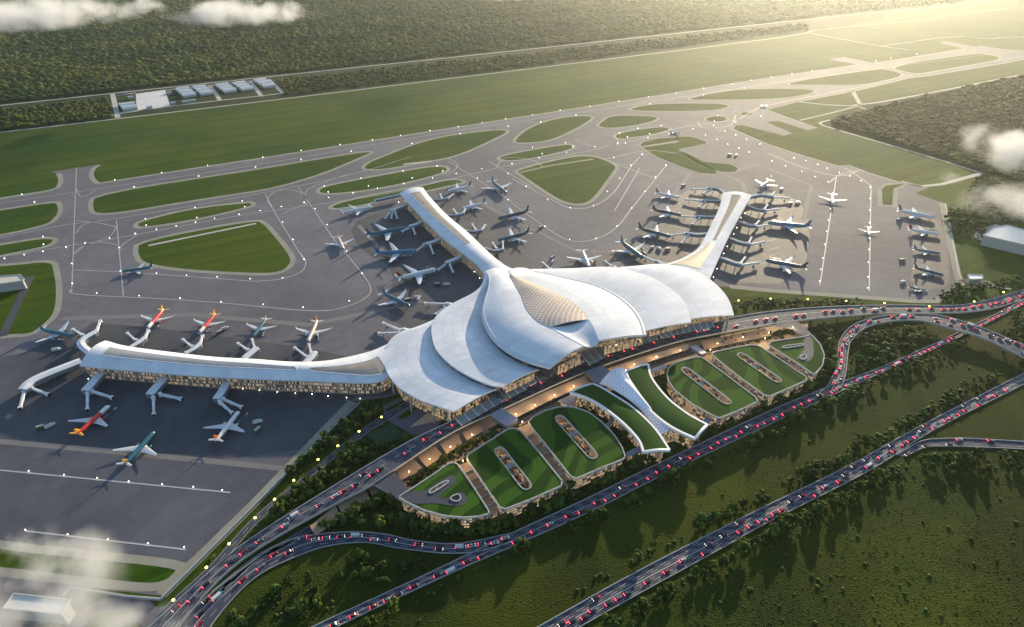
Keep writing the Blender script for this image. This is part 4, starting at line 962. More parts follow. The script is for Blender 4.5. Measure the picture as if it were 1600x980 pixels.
# lit forecourt lamps: short posts with warm globes along the kerb under the road edge
mat('lamp_warm', (1,.7,.4), .5, emit=(1,.62,.28), estr=14)
FLAMP = [(640,742),(672,722),(704,703),(738,684),(806,652),(836,638),(866,622),(896,608),(960,585),(990,574),(1025,562),(1062,552),(1120,541),(1160,531),(1200,524),(1238,516),(724,730),(816,669),(1108,556),(1193,538)]
lb0 = None
for i, (x, y) in enumerate(FLAMP):
    c = P(x, y, 8)
    if i < 16: c.z = 0
    else: c.z = 4
    if lb0 is None:
        t = empty('kerb_lamp', c); mb = MB(); mb.tube((0,0,0),(0,0,11.4), .2, .13, 'pole_metal', 8); mb.build('pole', t)
        mb = MB(); mb.sphere((0,0,11.6), .4, 'lamp_warm', 8); mb.build('lamp_globe', t); lb0 = t
    else: t = copy_tree(lb0); t.location = c
    ld = bpy.data.lights.new('kerb_lamp_light', 'POINT'); ld.energy = 1300 if i < 16 else 900; ld.color = (1,.66,.34); ld.shadow_soft_size = .6; lo = bpy.data.objects.new('bulb', ld); col.objects.link(lo); lo.parent = t; lo.location = (0,0,12.6)
    if i < 16: tag(t, 'warm glowing kerb lamp in the row along the tan forecourt', 'street lamp', 'warm kerb lamps along the forecourt')
    else: tag(t, 'warm glowing lamp at the head of a lane between two green car park blocks', 'street lamp', 'warm lamps at the heads of the car park lanes')
# ------------------------------------------------------------- aircraft
mat('pl_white', (.70,.70,.70), .3, spec=.6); mat('pl_grey', (.45,.46,.48), .35); mat('pl_teal', (.022,.110,.160), .28, spec=.6); mat('pl_blue', (.025,.14,.27), .28, spec=.6)
mat('pl_dark', (.018,.05,.075), .3, spec=.6); mat('pl_red', (.62,.030,.012), .3, spec=.6); mat('pl_yellow', (.85,.45,.05), .35); mat('pl_orange', (.70,.16,.03), .35); mat('pl_peach', (.60,.40,.30), .35)
mat('pl_wing', (.60,.62,.65), .35); mat('pl_window', (.01,.012,.018), .15, spec=.9); mat('pl_gold', (.55,.30,.05), .4); mat('pl_maroon', (.25,.01,.02), .35); mat('tyre', (.02,.02,.02), .9)
LIV = { # body front, body rear, belly, fin low, fin high, engine, tail cone
 'teal': ('pl_teal','pl_teal','pl_white','pl_teal','pl_teal','pl_teal'), 'teal_gold': ('pl_teal','pl_teal','pl_teal','pl_gold','pl_teal','pl_teal'), 'blue': ('pl_blue','pl_blue','pl_white','pl_blue','pl_blue','pl_blue'),
 'dark': ('pl_teal','pl_dark','pl_grey','pl_dark','pl_dark','pl_white'), 'red': ('pl_white','pl_red','pl_white','pl_yellow','pl_red','pl_red'), 'white_red': ('pl_white','pl_white','pl_white','pl_maroon','pl_red','pl_blue'),
 'white': ('pl_white','pl_white','pl_white','pl_white','pl_white','pl_white'), 'white_dark': ('pl_white','pl_white','pl_white','pl_dark','pl_dark','pl_white'), 'white_maroon': ('pl_white','pl_white','pl_white','pl_maroon','pl_maroon','pl_white'),
 'orange': ('pl_white','pl_white','pl_white','pl_orange','pl_orange','pl_white'), 'peach': ('pl_grey','pl_peach','pl_peach','pl_orange','pl_peach','pl_white'), 'redtail': ('pl_white','pl_white','pl_white','pl_red','pl_red','pl_white')}
PROTO = {}
def plane_parts(liv, eng, wide):
    """all measures per unit fuselage length, nose at +.5 x"""
    f, rb, be, fl, fh, en = LIV[liv]; r = .046 if wide else .050
    if eng == 4: r = .049
    P_ = []
    st = [(.5,.05,-.25),(.493,.30,-.2),(.475,.58,-.12),(.44,.86,-.03),(.40,.98,0),(.36,1,0),(.20,1,0),(0,1,0),(-.16,1,0),(-.24,.97,.02),(-.32,.82,.14),(-.40,.57,.32),(-.46,.34,.50),(-.497,.10,.62)]
    n = 18; rows = []
    cy = r*1.75
    for x, k, dz in st: rows.append([Vector((x, math.sin(t)*r*k, cy+r*dz+math.cos(t)*r*k*(1.12 if eng == 4 else 1))) for t in [2*math.pi*j/n for j in range(n)]])
    split = 6
    def fm(i, j):
        a = 2*math.pi*(j+.5)/n
        if i in (2, 3) and math.cos(a) > .45 and abs(math.sin(a)) < .95 and i == 2: return 'pl_window'
        if math.cos(a) < -.45: return be
        return f if i < split else rb
    mb = MB(); mb.grid(rows, fm, closed=True); mb.face(rows[0][::-1], f)
    P_.append(('fuselage', mb, None))
    mb = MB()
    for s in (-1, 1):
        ys = s*r*1.004
        z0 = cy+r*.20; mb.face([(-.26,ys,z0),(.37,ys,z0),(.37,ys*.99,z0+r*.12),(-.26,ys*.99,z0+r*.12)], 'pl_window')
    P_.append(('window_band', mb, 'fuselage'))
    span = (.47 if wide else .46) if eng == 2 else .50
    def foil(pts):
        """pts: list of (x_lead, x_trail, y, z, thick)"""
        mb = MB(); rows = []
        for xl, xt, y, z, th in pts:
            c = xl-xt; rows.append([Vector((xl,y,z)),Vector((xl-c*.25,y,z+th*.6)),Vector((xl-c*.6,y,z+th*.45)),Vector((xt,y,z)),Vector((xl-c*.6,y,z-th*.3)),Vector((xl-c*.25,y,z-th*.4))])
        return mb, rows
    for s in (-1, 1):
        w = [(.14,-.075,s*r*.6,cy-r*.55,.022),(.055,-.085,s*span*.36,cy-r*.35,.015),(-.085,-.145,s*span*.92,cy+r*.15,.007),(-.11,-.155,s*span*.985,cy+r*.32,.005),(-.15,-.175,s*span,cy+r*.95,.003)]
        mb, rows = foil(w); mb.grid(rows, 'pl_wing', closed=True); mb.face(rows[-1], 'pl_wing'); P_.append(('wing', mb, None))
        for ey, ex in (((.31,.10),) if eng == 2 else ((.30,.11),(.60,.02))):
            y = s*span*ey; er = (.026 if wide else .024)*(1 if eng == 2 else .85); ez = cy-r*.95+er*.2; mb = MB()
            prof = [(.035,.86),(.03,1),(0,1.05),(-.03,.92),(-.05,.66)]
            mb.grid([[Vector((ex+dx, y+math.sin(t)*er*k, ez+math.cos(t)*er*k)) for t in [2*math.pi*j/12 for j in range(12)]] for dx, k in prof], en, closed=True)
            mb.face([Vector((ex+.032, y+math.sin(2*math.pi*j/12)*er*.86, ez+math.cos(2*math.pi*j/12)*er*.86)) for j in range(12)], 'pl_window'); mb.face([Vector((ex-.049, y+math.sin(2*math.pi*j/12)*er*.66, ez+math.cos(2*math.pi*j/12)*er*.66)) for j in range(12)][::-1], 'pl_window')
            mb.seg((ex-.005,y,ez+er*1.5),(ex-.06,y,ez+er*1.6), .006, er*.9, en); P_.append(('engine', mb, None))
        tp = [(-.385,-.46,s*r*.3,cy+r*.35,.010),(-.455,-.495,s*.165,cy+r*.62,.004)]
        mb, rows = foil(tp); mb.grid(rows, 'pl_wing' if liv != 'red' else 'pl_yellow', closed=True); mb.face(rows[-1], 'pl_wing'); P_.append(('tailplane', mb, None))
    mb = MB(); z0 = cy+r*.75; fz = [(-.33,-.455,z0,.006),(-.375,-.462,z0+.04,.005),(-.43,-.487,z0+.115,.004),(-.452,-.497,z0+.145,.003)]
    rows = [[Vector((xl,0,z)),Vector((xl*.6+xt*.4,th,z)),Vector((xt,0,z)),Vector((xl*.6+xt*.4,-th,z))] for xl, xt, z, th in fz]
    mb.grid(rows, lambda i, j: fl if i < 2 else fh, closed=True); mb.face(rows[-1], fh); P_.append(('tail_fin', mb, None))
    for gx, gy in ((.40,0),(-.02,.055),(-.02,-.055)):
        mb = MB(); mb.tube((gx,gy,.012),(gx,gy,cy-r*.6), .003, .004, 'pl_grey', 6); mb.tube((gx,gy-.008,.011),(gx,gy+.008,.011), .011, .011, 'tyre', 10)
        if gy: mb.tube((gx-.022,gy-.008,.011),(gx-.022,gy+.008,.011), .011, .011, 'tyre', 10)
        P_.append(('landing_gear', mb, None))
    return P_
def plane(nose, tail, liv, eng, label, wide=None, Lfix=None):
    N_, T_ = P(*nose, 3.5), P(*tail, 5); N_.z = T_.z = 0; L_ = (N_-T_).length
    L_ = Lfix or L_; c = (N_+T_)/2; rz = math.atan2(N_.y-T_.y, N_.x-T_.x)
    wide = L_ > 50 if wide is None else wide
    t = empty('airliner', c+Vector((0,0,.2)), rz, label=label, cat='airliner', group='airliners on the aprons'); t.scale = (L_,)*3
    k = (liv, eng, wide)
    if k not in PROTO:
        made = {}
        for nm, mb, par in plane_parts(*k):
            o = mb.build(nm, made[par] if par else t, smooth=nm in ('fuselage','engine')); made.setdefault(nm, o)
        PROTO[k] = t
    else:
        for ch in PROTO[k].children:
            copy_tree(ch, t)
    return L_
PL = [
 ((191,424),(240,416),'teal',2,'teal airliner taxiing alone near the grass triangle, casting a long shadow'),
 ((116,526),(62,514),'teal',2,'teal airliner parked off the tip of the long pier'),
 ((229,515),(256,482),'red',2,'red airliner with yellow tail, nose in, nearer the pier tip'),
 ((310,522),(337,489),'red',2,'red airliner with yellow tail, nose in, second from the pier tip'),
 ((394,528),(417,496),'teal_gold',2,'teal airliner with gold tail nosed towards the long pier'),
 ((480,537),(496,500),'peach',2,'peach coloured airliner nosed towards the long pier'),
 ((172,633),(118,680),'red',2,'red and white airliner standing free below the long pier'),
 ((374,642),(336,690),'orange',2,'white airliner with orange tail below the long pier'),
 ((243,674),(192,728),'teal_gold',2,'blue teal airliner with gold tail and white wings alone on the dark apron'),
 ((582,324),(533,332),'white',2,'pale airliner at the outermost stand of the straight pier'),
 ((537,391),(528,369),'peach',2,'small peach airliner taxiing head-on along the painted line'),
 ((636,358),(571,369),'teal',4,'teal jumbo with white wings, uppermost on the outer side of the straight pier'),
 ((652,394),(584,397),'blue',4,'bright blue jumbo between the teal and the white jumbo'),
 ((684,422),(619,436),'white_red',4,'white jumbo with a dark red tail beside the straight pier'),
 ((641,480),(597,457),'teal',2,'teal airliner below the white jumbo, facing the petals'),
 ((697,300),(737,290),'white_maroon',2,'pale airliner with maroon tail at the end of the inner side'),
 ((719,327),(759,316),'white_dark',2,'pale airliner with dark tail, second on the inner side'),
 ((792,304),(768,283),'teal',2,'green teal airliner near the painted loops, swept wings spread wide'),
 ((778,343),(827,330),'dark',4,'dark tailed teal jumbo, upper of the pair inside the forecourt of piers'),
 ((778,377),(828,363),'dark',4,'dark tailed teal jumbo, lower of the pair inside the forecourt of piers'),
 ((921,420),(909,390),'white',2,'white airliner nosed towards the pale blue petal'),
 ((1005,405),(969,377),'teal',4,'dark teal jumbo at the root of the striped pier'),
 ((1048,371),(996,356),'dark',4,'dark tailed teal jumbo, middle of the inner row of the striped pier'),
 ((1066,337),(1018,327),'dark',4,'dark tailed teal jumbo, upper one of the inner row of the striped pier'),
 ((1062,309),(1024,300),'white_dark',2,'pale airliner with thin dark tail near the tip of the striped pier'),
 ((1186,294),(1204,281),'white',2,'pale airliner beyond the tip of the striped pier'),
 ((1199,350),(1267,355),'blue',4,'bright blue jumbo on the outer side of the striped pier'),
 ((1196,408),(1262,419),'dark',4,'dark teal jumbo on the outer side of the striped pier'),
 ((1301,321),(1300,303),'redtail',2,'small white airliner with red tail taxiing on the far apron'),
 ((1358,368),(1357,353),'white',2,'small white airliner taxiing on the far apron line'),
 ((1460,341),(1401,328),'white_dark',4,'white airliner with black tail, first of the parked column by the apron edge'),
 ((1469,366),(1418,357),'white_red',2,'white airliner with bright red tail in the parked column'),
 ((1470,396),(1426,387),'teal',2,'light teal airliner in the middle of the parked column'),
 ((1475,430),(1427,416),'dark',4,'dark tailed airliner, fourth of the parked column'),
 ((1447,452),(1420,445),'teal_gold',2,'smallest airliner, last of the parked column'),
 ((1047,203),(1063,207),'white_maroon',2,'tiny pale airliner taxiing beside the small grass islands'),
 ((1188,166),(1199,163),'white',2,'tiny pale airliner on the far taxiway near the round islands'),
]
for a in PL: plane(*a)
# ------------------------------------------------------------- ground vehicles
mat('veh_white', (.65,.65,.63), .4); mat('veh_dark', (.05,.055,.06), .5); mat('veh_green', (.10,.13,.05), .6)
def tug(px, py, rz, kind, label):
    c = P(px, py); t = empty('service_truck', c+Vector((0,0,.2)), rz, label=label, cat='service truck', group='service vehicles on the aprons')
    m = {'w':'veh_white','d':'veh_dark','g':'veh_green'}[kind]
    mb = MB(); mb.box((-.8,0,1.9),(6.6,2.6,2.4), m); mb.box((-.8,0,3.2),(6.2,2.3,.3), 'pl_grey'); mb.build('body', t)
    mb = MB(); mb.box((3.4,0,1.4),(1.8,2.4,1.8), m); mb.box((3.9,0,1.9),(.9,2.2,.7), 'pl_window'); mb.build('cab', t)
    for x, y in ((3,1.2),(3,-1.2),(-2.6,1.2),(-2.6,-1.2)):
        mb = MB(); mb.tube((x,y-.2,.5),(x,y+.2,.5), .5, .5, 'tyre', 8); mb.build('wheel', t)
VH = [(66,669,.5,'g','green service truck left of the red and white jet'),(79,667,.9,'w','white service truck left of the red and white jet'),(403,661,.4,'w','white service truck beside the grass strip of the dark apron'),(404,673,1.2,'g','green service truck beside the grass strip of the dark apron'),
 (684,446,.1,'d','dark service truck under the white jumbo'),(698,446,.2,'w','white service truck under the white jumbo'),(638,470,.3,'d','dark service truck near the nose of the lowest teal jet'),(653,466,.2,'w','white service truck near the nose of the lowest teal jet'),(655,468,1.3,'w','second white truck near the lowest teal jet'),
 (863,404,1.0,'d','dark service truck behind the pale petal crest'),(864,410,1.1,'w','white service truck behind the pale petal crest'),(1019,388,.8,'w','white service truck between the inner teal jumbos'),(1030,390,2,'w','second white truck between the inner teal jumbos'),(1043,391,.2,'d','dark truck near the root of the striped pier'),
 (1068,291,.5,'d','dark service truck on the open apron by the striped pier'),(1140,243,.2,'d','dark truck, left of the pair near the L shaped lawn'),(1150,244,.9,'d','dark truck, right of the pair near the L shaped lawn'),
 (1221,297,.8,'d','dark truck near the outer pier corner'),(1235,319,.5,'d','dark truck standing beside a parked white one'),(1246,318,.2,'w','white truck parked beside a dark one'),
 (1403,345,.6,'d','dark truck left of the first parked column jet'),(1409,408,.1,'d','dark truck half way down the parked column'),(1410,442,.4,'w','white truck left of the smallest jet'),(1436,458,.4,'d','dark truck below the smallest jet'),
 (89,548,.4,'w','white truck below the bent bridge of the pier tip'),(345,520,.9,'g','green truck right of the second red tailed jet'),(352,515,.7,'w','white truck right of the second red tailed jet'),(845,357,.9,'d','dark truck behind the upper inner jumbo')]
for x, y, rz, k, lb in VH: tug(x, y, rz, k, lb)

for (nose, tail, liv, eng, lb) in PL:
    if len(lb.split()) > 12 or 'taxiing' in lb or 'tiny' in lb: continue
    a, b_ = P(*nose), P(*tail); d = (a-b_).normalized(); n = Vector((-d.y, d.x, 0)); L_ = (a-b_).length; s = random.choice((-1,1))
    c = a.lerp(b_, .22)+n*s*(L_*.10+5); t = empty('baggage_train', c+Vector((0,0,.2)), math.atan2(d.y, d.x)+random.uniform(-.3,.3), label='baggage train beside the '+lb, cat='baggage train', group='baggage trains at the stands')
    mb = MB(); mb.box((5,0,.9),(2.6,1.5,1.2),'veh_white'); mb.box((4.6,0,1.8),(1.2,1.4,.6),'pl_window'); mb.build('tractor', t)
    for k in range(3):
        mb = MB(); mb.box((1.2-3.6*k,0,.55),(3,1.6,.3),'pl_grey'); mb.box((1.2-3.6*k,0,1.15),(2.6,1.4,.9), random.choice(('veh_dark','pl_blue','veh_white'))); mb.build('cart', t)
# ------------------------------------------------------------- road traffic
mat('car_white', (.55,.55,.55), .3, spec=.7); mat('car_grey', (.16,.17,.19), .3, spec=.7); mat('car_black', (.02,.02,.025), .3, spec=.7); mat('car_red', (.30,.02,.02), .3, spec=.7)
mat('tail_lamp', (.6,.02,.03), .4, emit=(1,.03,.06), estr=12); mat('head_lamp', (.9,.85,.8), .3, emit=(1,.82,.72), estr=5)
def car_mb(mb, M_, body):
    b = MB(); b.box((0,0,.75),(4.6,1.9,.8), body)
    lo = [(-1.9,-.85,1.15),(1.3,-.85,1.15),(1.3,.85,1.15),(-1.9,.85,1.15)]; hi = [(-1.4,-.7,1.7),(.6,-.7,1.7),(.6,.7,1.7),(-1.4,.7,1.7)]
    for i in range(4): k = (i+1)%4; b.face([lo[i],lo[k],hi[k],hi[i]], 'pl_window')
    b.face(hi, body)
    for s in (-1,1):
        b.box((2.32,s*.65,.75),(.12,.4,.2), 'head_lamp'); b.box((-2.32,s*.62,.85),(.14,.6,.34), 'tail_lamp')
        for x in (-1.4,1.4): b.box((x,s*.9,.35),(.65,.2,.65), 'tyre')
    o = len(mb.v); mb.v += [tuple(M_ @ Vector(p)) for p in b.v]; mb.f += [tuple(i+o for i in f) for f in b.f]; mb.m += [mb.mi(b.mats[i]) for i in b.m]; mb.uv += b.uv
def truck_mb(mb, M_, body):
    b = MB(); b.box((-1.0,0,1.9),(7.4,2.4,2.7), 'veh_white'); b.box((3.9,0,1.4),(1.9,2.3,1.9), body); b.box((4.7,0,1.8),(.35,2.0,.7), 'pl_window')
    for s in (-1,1):
        b.box((-4.75,s*.9,.8),(.14,.5,.35), 'tail_lamp'); b.box((4.9,s*.8,.7),(.1,.4,.22), 'head_lamp')
        for x in (-3.2,-2.1,3.6): b.box((x,s*1.1,.45),(.9,.25,.9), 'tyre')
    o = len(mb.v); mb.v += [tuple(M_ @ Vector(p)) for p in b.v]; mb.f += [tuple(i+o for i in f) for f in b.f]; mb.m += [mb.mi(b.mats[i]) for i in b.m]; mb.uv += b.uv
CARP = []
for body in ('car_white','car_grey','car_black','car_red'):
    mb = MB(); car_mb(mb, Matrix.Identity(4), body); CARP.append(mb)
mb = MB(); truck_mb(mb, Matrix.Identity(4), 'pl_blue'); CARP.append(mb)
car_me = []
TR = {'main': ('on the elevated drop-off road', 170, [(.57,1)]*6+[(.43,1)]*2+[(.72,1),(.30,-1)], (.02,.98)), 'south': ('on the curving slip road below the ramp', 80, [(.38,1)]*6+[(.62,1),(.12,-1)], (0,.98)),
      'highway': ('on the straight middle highway', 270, [(.60,1)]*3+[(.75,1)]*8+[(.42,-1),(.25,-1)], (0,1)), 'loop': ('on the looping slip road', 85, [(.15,1),(.38,1),(.38,1),(.38,1),(.38,1),(.75,-1)], (0,1)),
      'outer': ('on the outermost highway', 160, [(.57,1),(.7,1),(.7,1),(.7,1),(.7,1),(.82,1),(.44,-1),(.18,-1)], (0,1)), 'branch': ('on the outer branch road', 18, [(.17,1),(.8,-1)], (0,1))}
spots = []
for k, (lb, n, lanes, (s0, s1)) in TR.items():
    u, l, w = ROADS[k]
    for _ in range(n):
        s = random.uniform(s0, s1)*(len(u)-1.01); f, dr = random.choice(lanes); i = int(s); q = s-i
        p = u[i].lerp(u[i+1], q).lerp(l[i].lerp(l[i+1], q), f); d = (u[i+1]-u[i])*dr
        pxd = math.hypot(p.x, p.y)
        inview = p.y > 150 and abs(p.x) < .72*(p.y*CT+H*ST)*1.2
        if any((p-o[0]).length < 7.2 for o in spots): continue
        spots.append((p, math.atan2(d.y, d.x), lb, inview, dr))
spots.sort(key=lambda s: (not s[3], s[0].length))
rest = MB(); ncar = 0
for p, rz, lb, iv, dr in spots:
    k = random.choice((0,1,1,2,2,2,3)) if random.random() > .08 else 4
    if ncar < 280 and iv:
        if len(car_me) <= k or True:
            pass
        key = ('car', k)
        if key not in PROTO:
            o = CARP[k].build('car' if k < 4 else 'box_truck'); PROTO[key] = o
        else:
            o = PROTO[key].copy(); col.objects.link(o)
        o.location = p+Vector((0,0,.06)); o.rotation_euler = (0,0,rz); o.scale = ((1.15 if k < 4 else .85),)*3
        cn = ('white','grey','black','dark red','white box')[k]; kn = 'truck' if k == 4 else 'car'
        tag(o, f"{cn} {kn} showing {'red tail' if dr > 0 else 'white head'} lamps {lb}", kn, f"{cn} {kn}s {lb} {'going away' if dr > 0 else 'coming nearer'}"); ncar += 1
    elif iv:
        car_mb(rest, Matrix.Translation(p+Vector((0,0,.06))) @ Matrix.Rotation(rz, 4, 'Z'), ('car_white','car_grey','car_black','car_red','car_white')[k])
if rest.v: tag(rest.build('distant_traffic'), 'distant cars strung along the roads', 'traffic', kind='stuff')
print('cars', ncar, 'spots', len(spots))

# ------------------------------------------------------------- lamps
def proto_lamp(h, r, m, pole=True, arm=0):
    pass
LAMP = [(1204,467),(1262,468),(1322,470.5),(1382,474),(1452,479),(1522,471.5),(1568,457),(1154,470),(596,652),(561,674.5),(528,697),(497,718.5),(459,751),(429,780.5),(398.5,809.5),(358,850),(322.5,887),(271,938)]
base = None
for i, (x, y) in enumerate(LAMP):
    c = P(x, y, 9); c.z = 0
    if base is None:
        t = empty('street_lamp', c); mb = MB(); mb.tube((0,0,0),(0,0,8.6), .22, .14, 'pole_metal', 8); mb.box((0,0,.2),(.9,.9,.4),'concrete_wall'); mb.build('pole', t)
        mb = MB(); mb.box((0,0,8.8),(1.8,.7,.3),'pole_metal'); mb.build('lamp_head', t); mb = MB(); mb.sphere((0,0,9.3), 1.0, 'lamp_yellow', 10, (1,1,.7)); mb.build('lamp_globe', t); base = t
    else: t = copy_tree(base); t.location = c
    right = i < 8
    tag(t, 'glowing yellow street lamp in the row between the far apron and the upper road' if right else 'glowing yellow street lamp in the row along the service road by the dark apron', 'street lamp', 'yellow lamps above the upper road' if right else 'yellow lamps along the service road')
def light_row(px, n=None, skip=(), along=True):
    w_ = PP(px)
    if n: w_ = resample(catmull(w_, 6), n)
    return w_
LT = []
LT += light_row([(471,237),(532,228),(582,220.5),(626,213.5),(672,206),(716,199.7),(754,193.7),(790,187.3),(832,181),(875,174),(922,168),(967,160),(1013,153),(1057,147),(1099,140),(1143,133.5),(1173,127.5),(1205,122.3),(1237,117),(1268,113),(1368,97),(1392,92.5),(1432,86.5),(411,247.5),(325,260.5),(253,272),(180,283),(35,306)])
LT += light_row([(549,238),(644,226),(719,211),(794,199),(845,192.5),(900,182),(1015,164),(1099,150),(1163,139)])
LT += light_row([(55,318),(210,294),(311,277),(400,263),(471,251),(228,344),(305,326),(379,316),(229,354),(308,342),(383,325),(68,372),(69,384),(306,349),(336,343.5),(374,337),(276,355),(245,360.5),(212,367),(172,374),(134,382),(104,388),(68,395),(39,400),(8,406)])
LT += light_row([(113,414),(114,445),(187,389),(189,425.5),(245,429),(292,432),(340,434.5),(391,437.5),(152,460),(218,464),(282,468),(346,473.5),(412,477.5),(474,482),(546,472),(566,429),(542,394),(511,353),(493,328),(475.5,318),(440,325),(407,331),(442,349),(458,376),(475.5,407),(442,436)])
LT += light_row([(513,302),(507,293),(564,280.5),(630,269),(683,261.5),(692,269),(644,280),(576,292.5),(552,303.5),(514,310.5),(590,296),(631,288.5),(676,280),(713,273),(752.5,265.5),(746,280),(794,273),(794,314),(800,257.5),(842,248.5),(847,242),(832,232),(883.5,225),(895,231),(885,240.5)])
LT += light_row([(822,293),(855.5,314),(891,326.5),(927,323),(949,301),(968,280.5),(985.5,260),(959,248),(929,231),(851.5,355.5),(890,375.5),(931,374.5),(964,355),(986.5,327.5),(1007.5,301),(1024,279),(1040.5,260),(977,225.5),(965,225.5),(1003,243),(968,210),(997,202.5),(1033,198),(1015,211),(980,216),(1012,217),(1045,211),(1116,191),(1121,182.5),(1114.5,197.5),(1149,192),(1188.5,183.5),(1132,207),(1082,203.5),(1102,213),(1120,220),(1137,227),(1154,233.5),(1170,239.5),(1187,227),(1166,219.5),(1149,213)])
LT += light_row([(1206,253.5),(1240,249),(1259,253),(1277,259),(1292,265),(1311,272),(1327,277),(1345,284.5),(1359,294.5),(1227,261.5),(1252,270),(1273,278),(1293,286),(1301,303),(1297,328),(1294,346),(1291,363.5),(1288,384),(1285,405),(1282,423),(1280,441),(1359,312),(1358.5,330),(1358,350),(1357.5,374),(1357,392),(1356,412),(1355.5,434.5),(1355,452)])
LT += light_row([(46,738),(101,744),(153,749),(202,754.5),(254,758.5),(303,763),(348,768),(41,830),(107,837),(169.5,844.5),(232,851),(288.5,857)])
LT += light_row([(139,594),(187,594),(212,594.5),(235,596),(279,600.5),(305,602),(335,605),(380,609.5),(406,612),(434,614.5),(462,616.5),(488,618),(513,621),(542,623.5),(563,625)])
LT += light_row([(644,331.5),(654,340.5),(670.5,356.5),(680,366),(701,385),(712.5,396),(731,416.5),(741,426.5),(749.5,436.5),(623,318),(1163.5,335),(1157,342),(1151,358),(1146,367.5),(1136,387),(1130.5,398),(1120,422),(1114.5,435)])
pr = None
for i, p in enumerate(LT):
    if pr is None:
        mb = MB(); mb.tube((0,0,0),(0,0,1.0), .35, .2, 'pole_metal', 6, caps=False); mb.sphere((0,0,1.5), .33, 'lamp_white', 8); pr = mb.build('taxiway_light'); o = pr
    else: o = pr.copy(); col.objects.link(o)
    o.location = p+Vector((0,0,.2)); s = max(1, p.length/620)**.6; o.scale = (s,)*3
    reg = ('along the straight taxiway edge' if p.y > 1100 and p.x < 300 else 'beside the far aprons' if p.x > 250 else 'at the painted lines of the near apron' if p.y < 520 else 'around the taxiways and grass islands')
    tag(o, f"small glowing white light {reg}", 'taxiway light', f"white lights {reg}")
print('lights', len(LT))
# ------------------------------------------------------------- vegetation
def leafmat(name, a, b_, c_, s1=.25, s2=.02):
    m = mat(name, a, .85, var=b_, scale=s1, detail=5, var2=c_, scale2=s2, spec=.15)
    nt = m.node_tree; N = nt.nodes; L = nt.links; b = N['Principled BSDF']; src = b.inputs['Base Color'].links[0].from_socket; geo = N.new('ShaderNodeNewGeometry')
    vo = N.new('ShaderNodeTexVoronoi'); vo.inputs['Scale'].default_value = 1/(13 if 'forest' in name or 'brown' in name else 4); L.new(geo.outputs['Position'], vo.inputs['Vector'])
    sx = N.new('ShaderNodeSeparateXYZ'); L.new(vo.outputs['Color'], sx.inputs[0]); hv = N.new('ShaderNodeHueSaturation'); L.new(src, hv.inputs['Color'])
    L.new(mathn(nt, 'MULTIPLY_ADD', sx.outputs['X'], .95, .5), hv.inputs['Value']); L.new(mathn(nt, 'MULTIPLY_ADD', sx.outputs['Y'], .06, .465), hv.inputs['Hue']); L.new(hv.outputs[0], b.inputs['Base Color'])
    return m
leafmat('leaf', (.016,.042,.008), (.060,.095,.016), (.045,.075,.010), .30, .03)
leafmat('leaf_light', (.040,.078,.010), (.110,.145,.022), (.075,.105,.015), .30, .03)
leafmat('leaf_forest', (.006,.024,.006), (.040,.080,.010), (.090,.095,.012), .03, .0035)
leafmat('leaf_brown', (.016,.030,.004), (.060,.070,.008), (.070,.060,.010), .06, .006)
mat('bark', (.08,.055,.035), .9)
ico = bmesh.new(); bmesh.ops.create_icosphere(ico, subdivisions=1, radius=1); ICO_V = np.array([v.co[:] for v in ico.verts]); ICO_F = np.array([[v.index for v in f.verts] for f in ico.faces]); ico.free()
ico = bmesh.new(); bmesh.ops.create_icosphere(ico, subdivisions=2, radius=1); ICO2_V = np.array([v.co[:] for v in ico.verts]); ICO2_F = np.array([[v.index for v in f.verts] for f in ico.faces]); ico.free()
def np_mesh(name, V, Fc, m, parent=None, **k):
    me = bpy.data.meshes.new(name); me.vertices.add(len(V)); me.vertices.foreach_set('co', V.astype(np.float32).ravel())
    me.loops.add(Fc.size); me.loops.foreach_set('vertex_index', Fc.astype(np.int32).ravel()); me.polygons.add(len(Fc))
    n = Fc.shape[1]; me.polygons.foreach_set('loop_start', np.arange(len(Fc), dtype=np.int32)*n); me.polygons.foreach_set('loop_total', np.full(len(Fc), n, np.int32))
    me.materials.append(MATS[m]); me.update(calc_edges=True); me.validate()
    o = bpy.data.objects.new(name, me); link(o, parent); tag(o, **k); return o
def crown_np(centers, radii, base=(ICO_V, ICO_F), zs=.75, jit=.28):
    V0, F0 = base; n = len(centers); m = len(V0)
    j = 1+rng.uniform(-jit, jit, (n, m, 1)); a = rng.uniform(0, 6.28, n); c, s = np.cos(a), np.sin(a)
    V = V0[None]*j; X = V[..., 0]*c[:, None]-V[..., 1]*s[:, None]; Y = V[..., 0]*s[:, None]+V[..., 1]*c[:, None]
    V = np.stack([X, Y, V[..., 2]*zs], -1)*radii[:, None, None]+centers[:, None]
    Fc = F0[None]+(np.arange(n)*m)[:, None, None]
    return V.reshape(-1, 3), Fc.reshape(-1, 3)
def leafcards(centers, radii, per, size):
    """small leaf quads standing off the clumps"""
    n = len(centers); d = rng.normal(size=(n, per, 3)); d /= np.linalg.norm(d, axis=2, keepdims=True); d[..., 2] = np.abs(d[..., 2])*.9-.15
    c = centers[:, None]+d*radii[:, None, None]*rng.uniform(.85, 1.22, (n, per, 1)); c = c.reshape(-1, 3)
    a = rng.normal(size=c.shape); a /= np.linalg.norm(a, axis=1, keepdims=True); b = np.cross(a, rng.normal(size=c.shape)); b /= np.linalg.norm(b, axis=1, keepdims=True)
    s = size*rng.uniform(.6, 1.3, (len(c), 1)); V = np.stack([c-a*s-b*s, c+a*s-b*s, c+a*s+b*s, c-a*s+b*s], 1).reshape(-1, 3)
    return V, np.arange(len(V)).reshape(-1, 4)
TREES = []
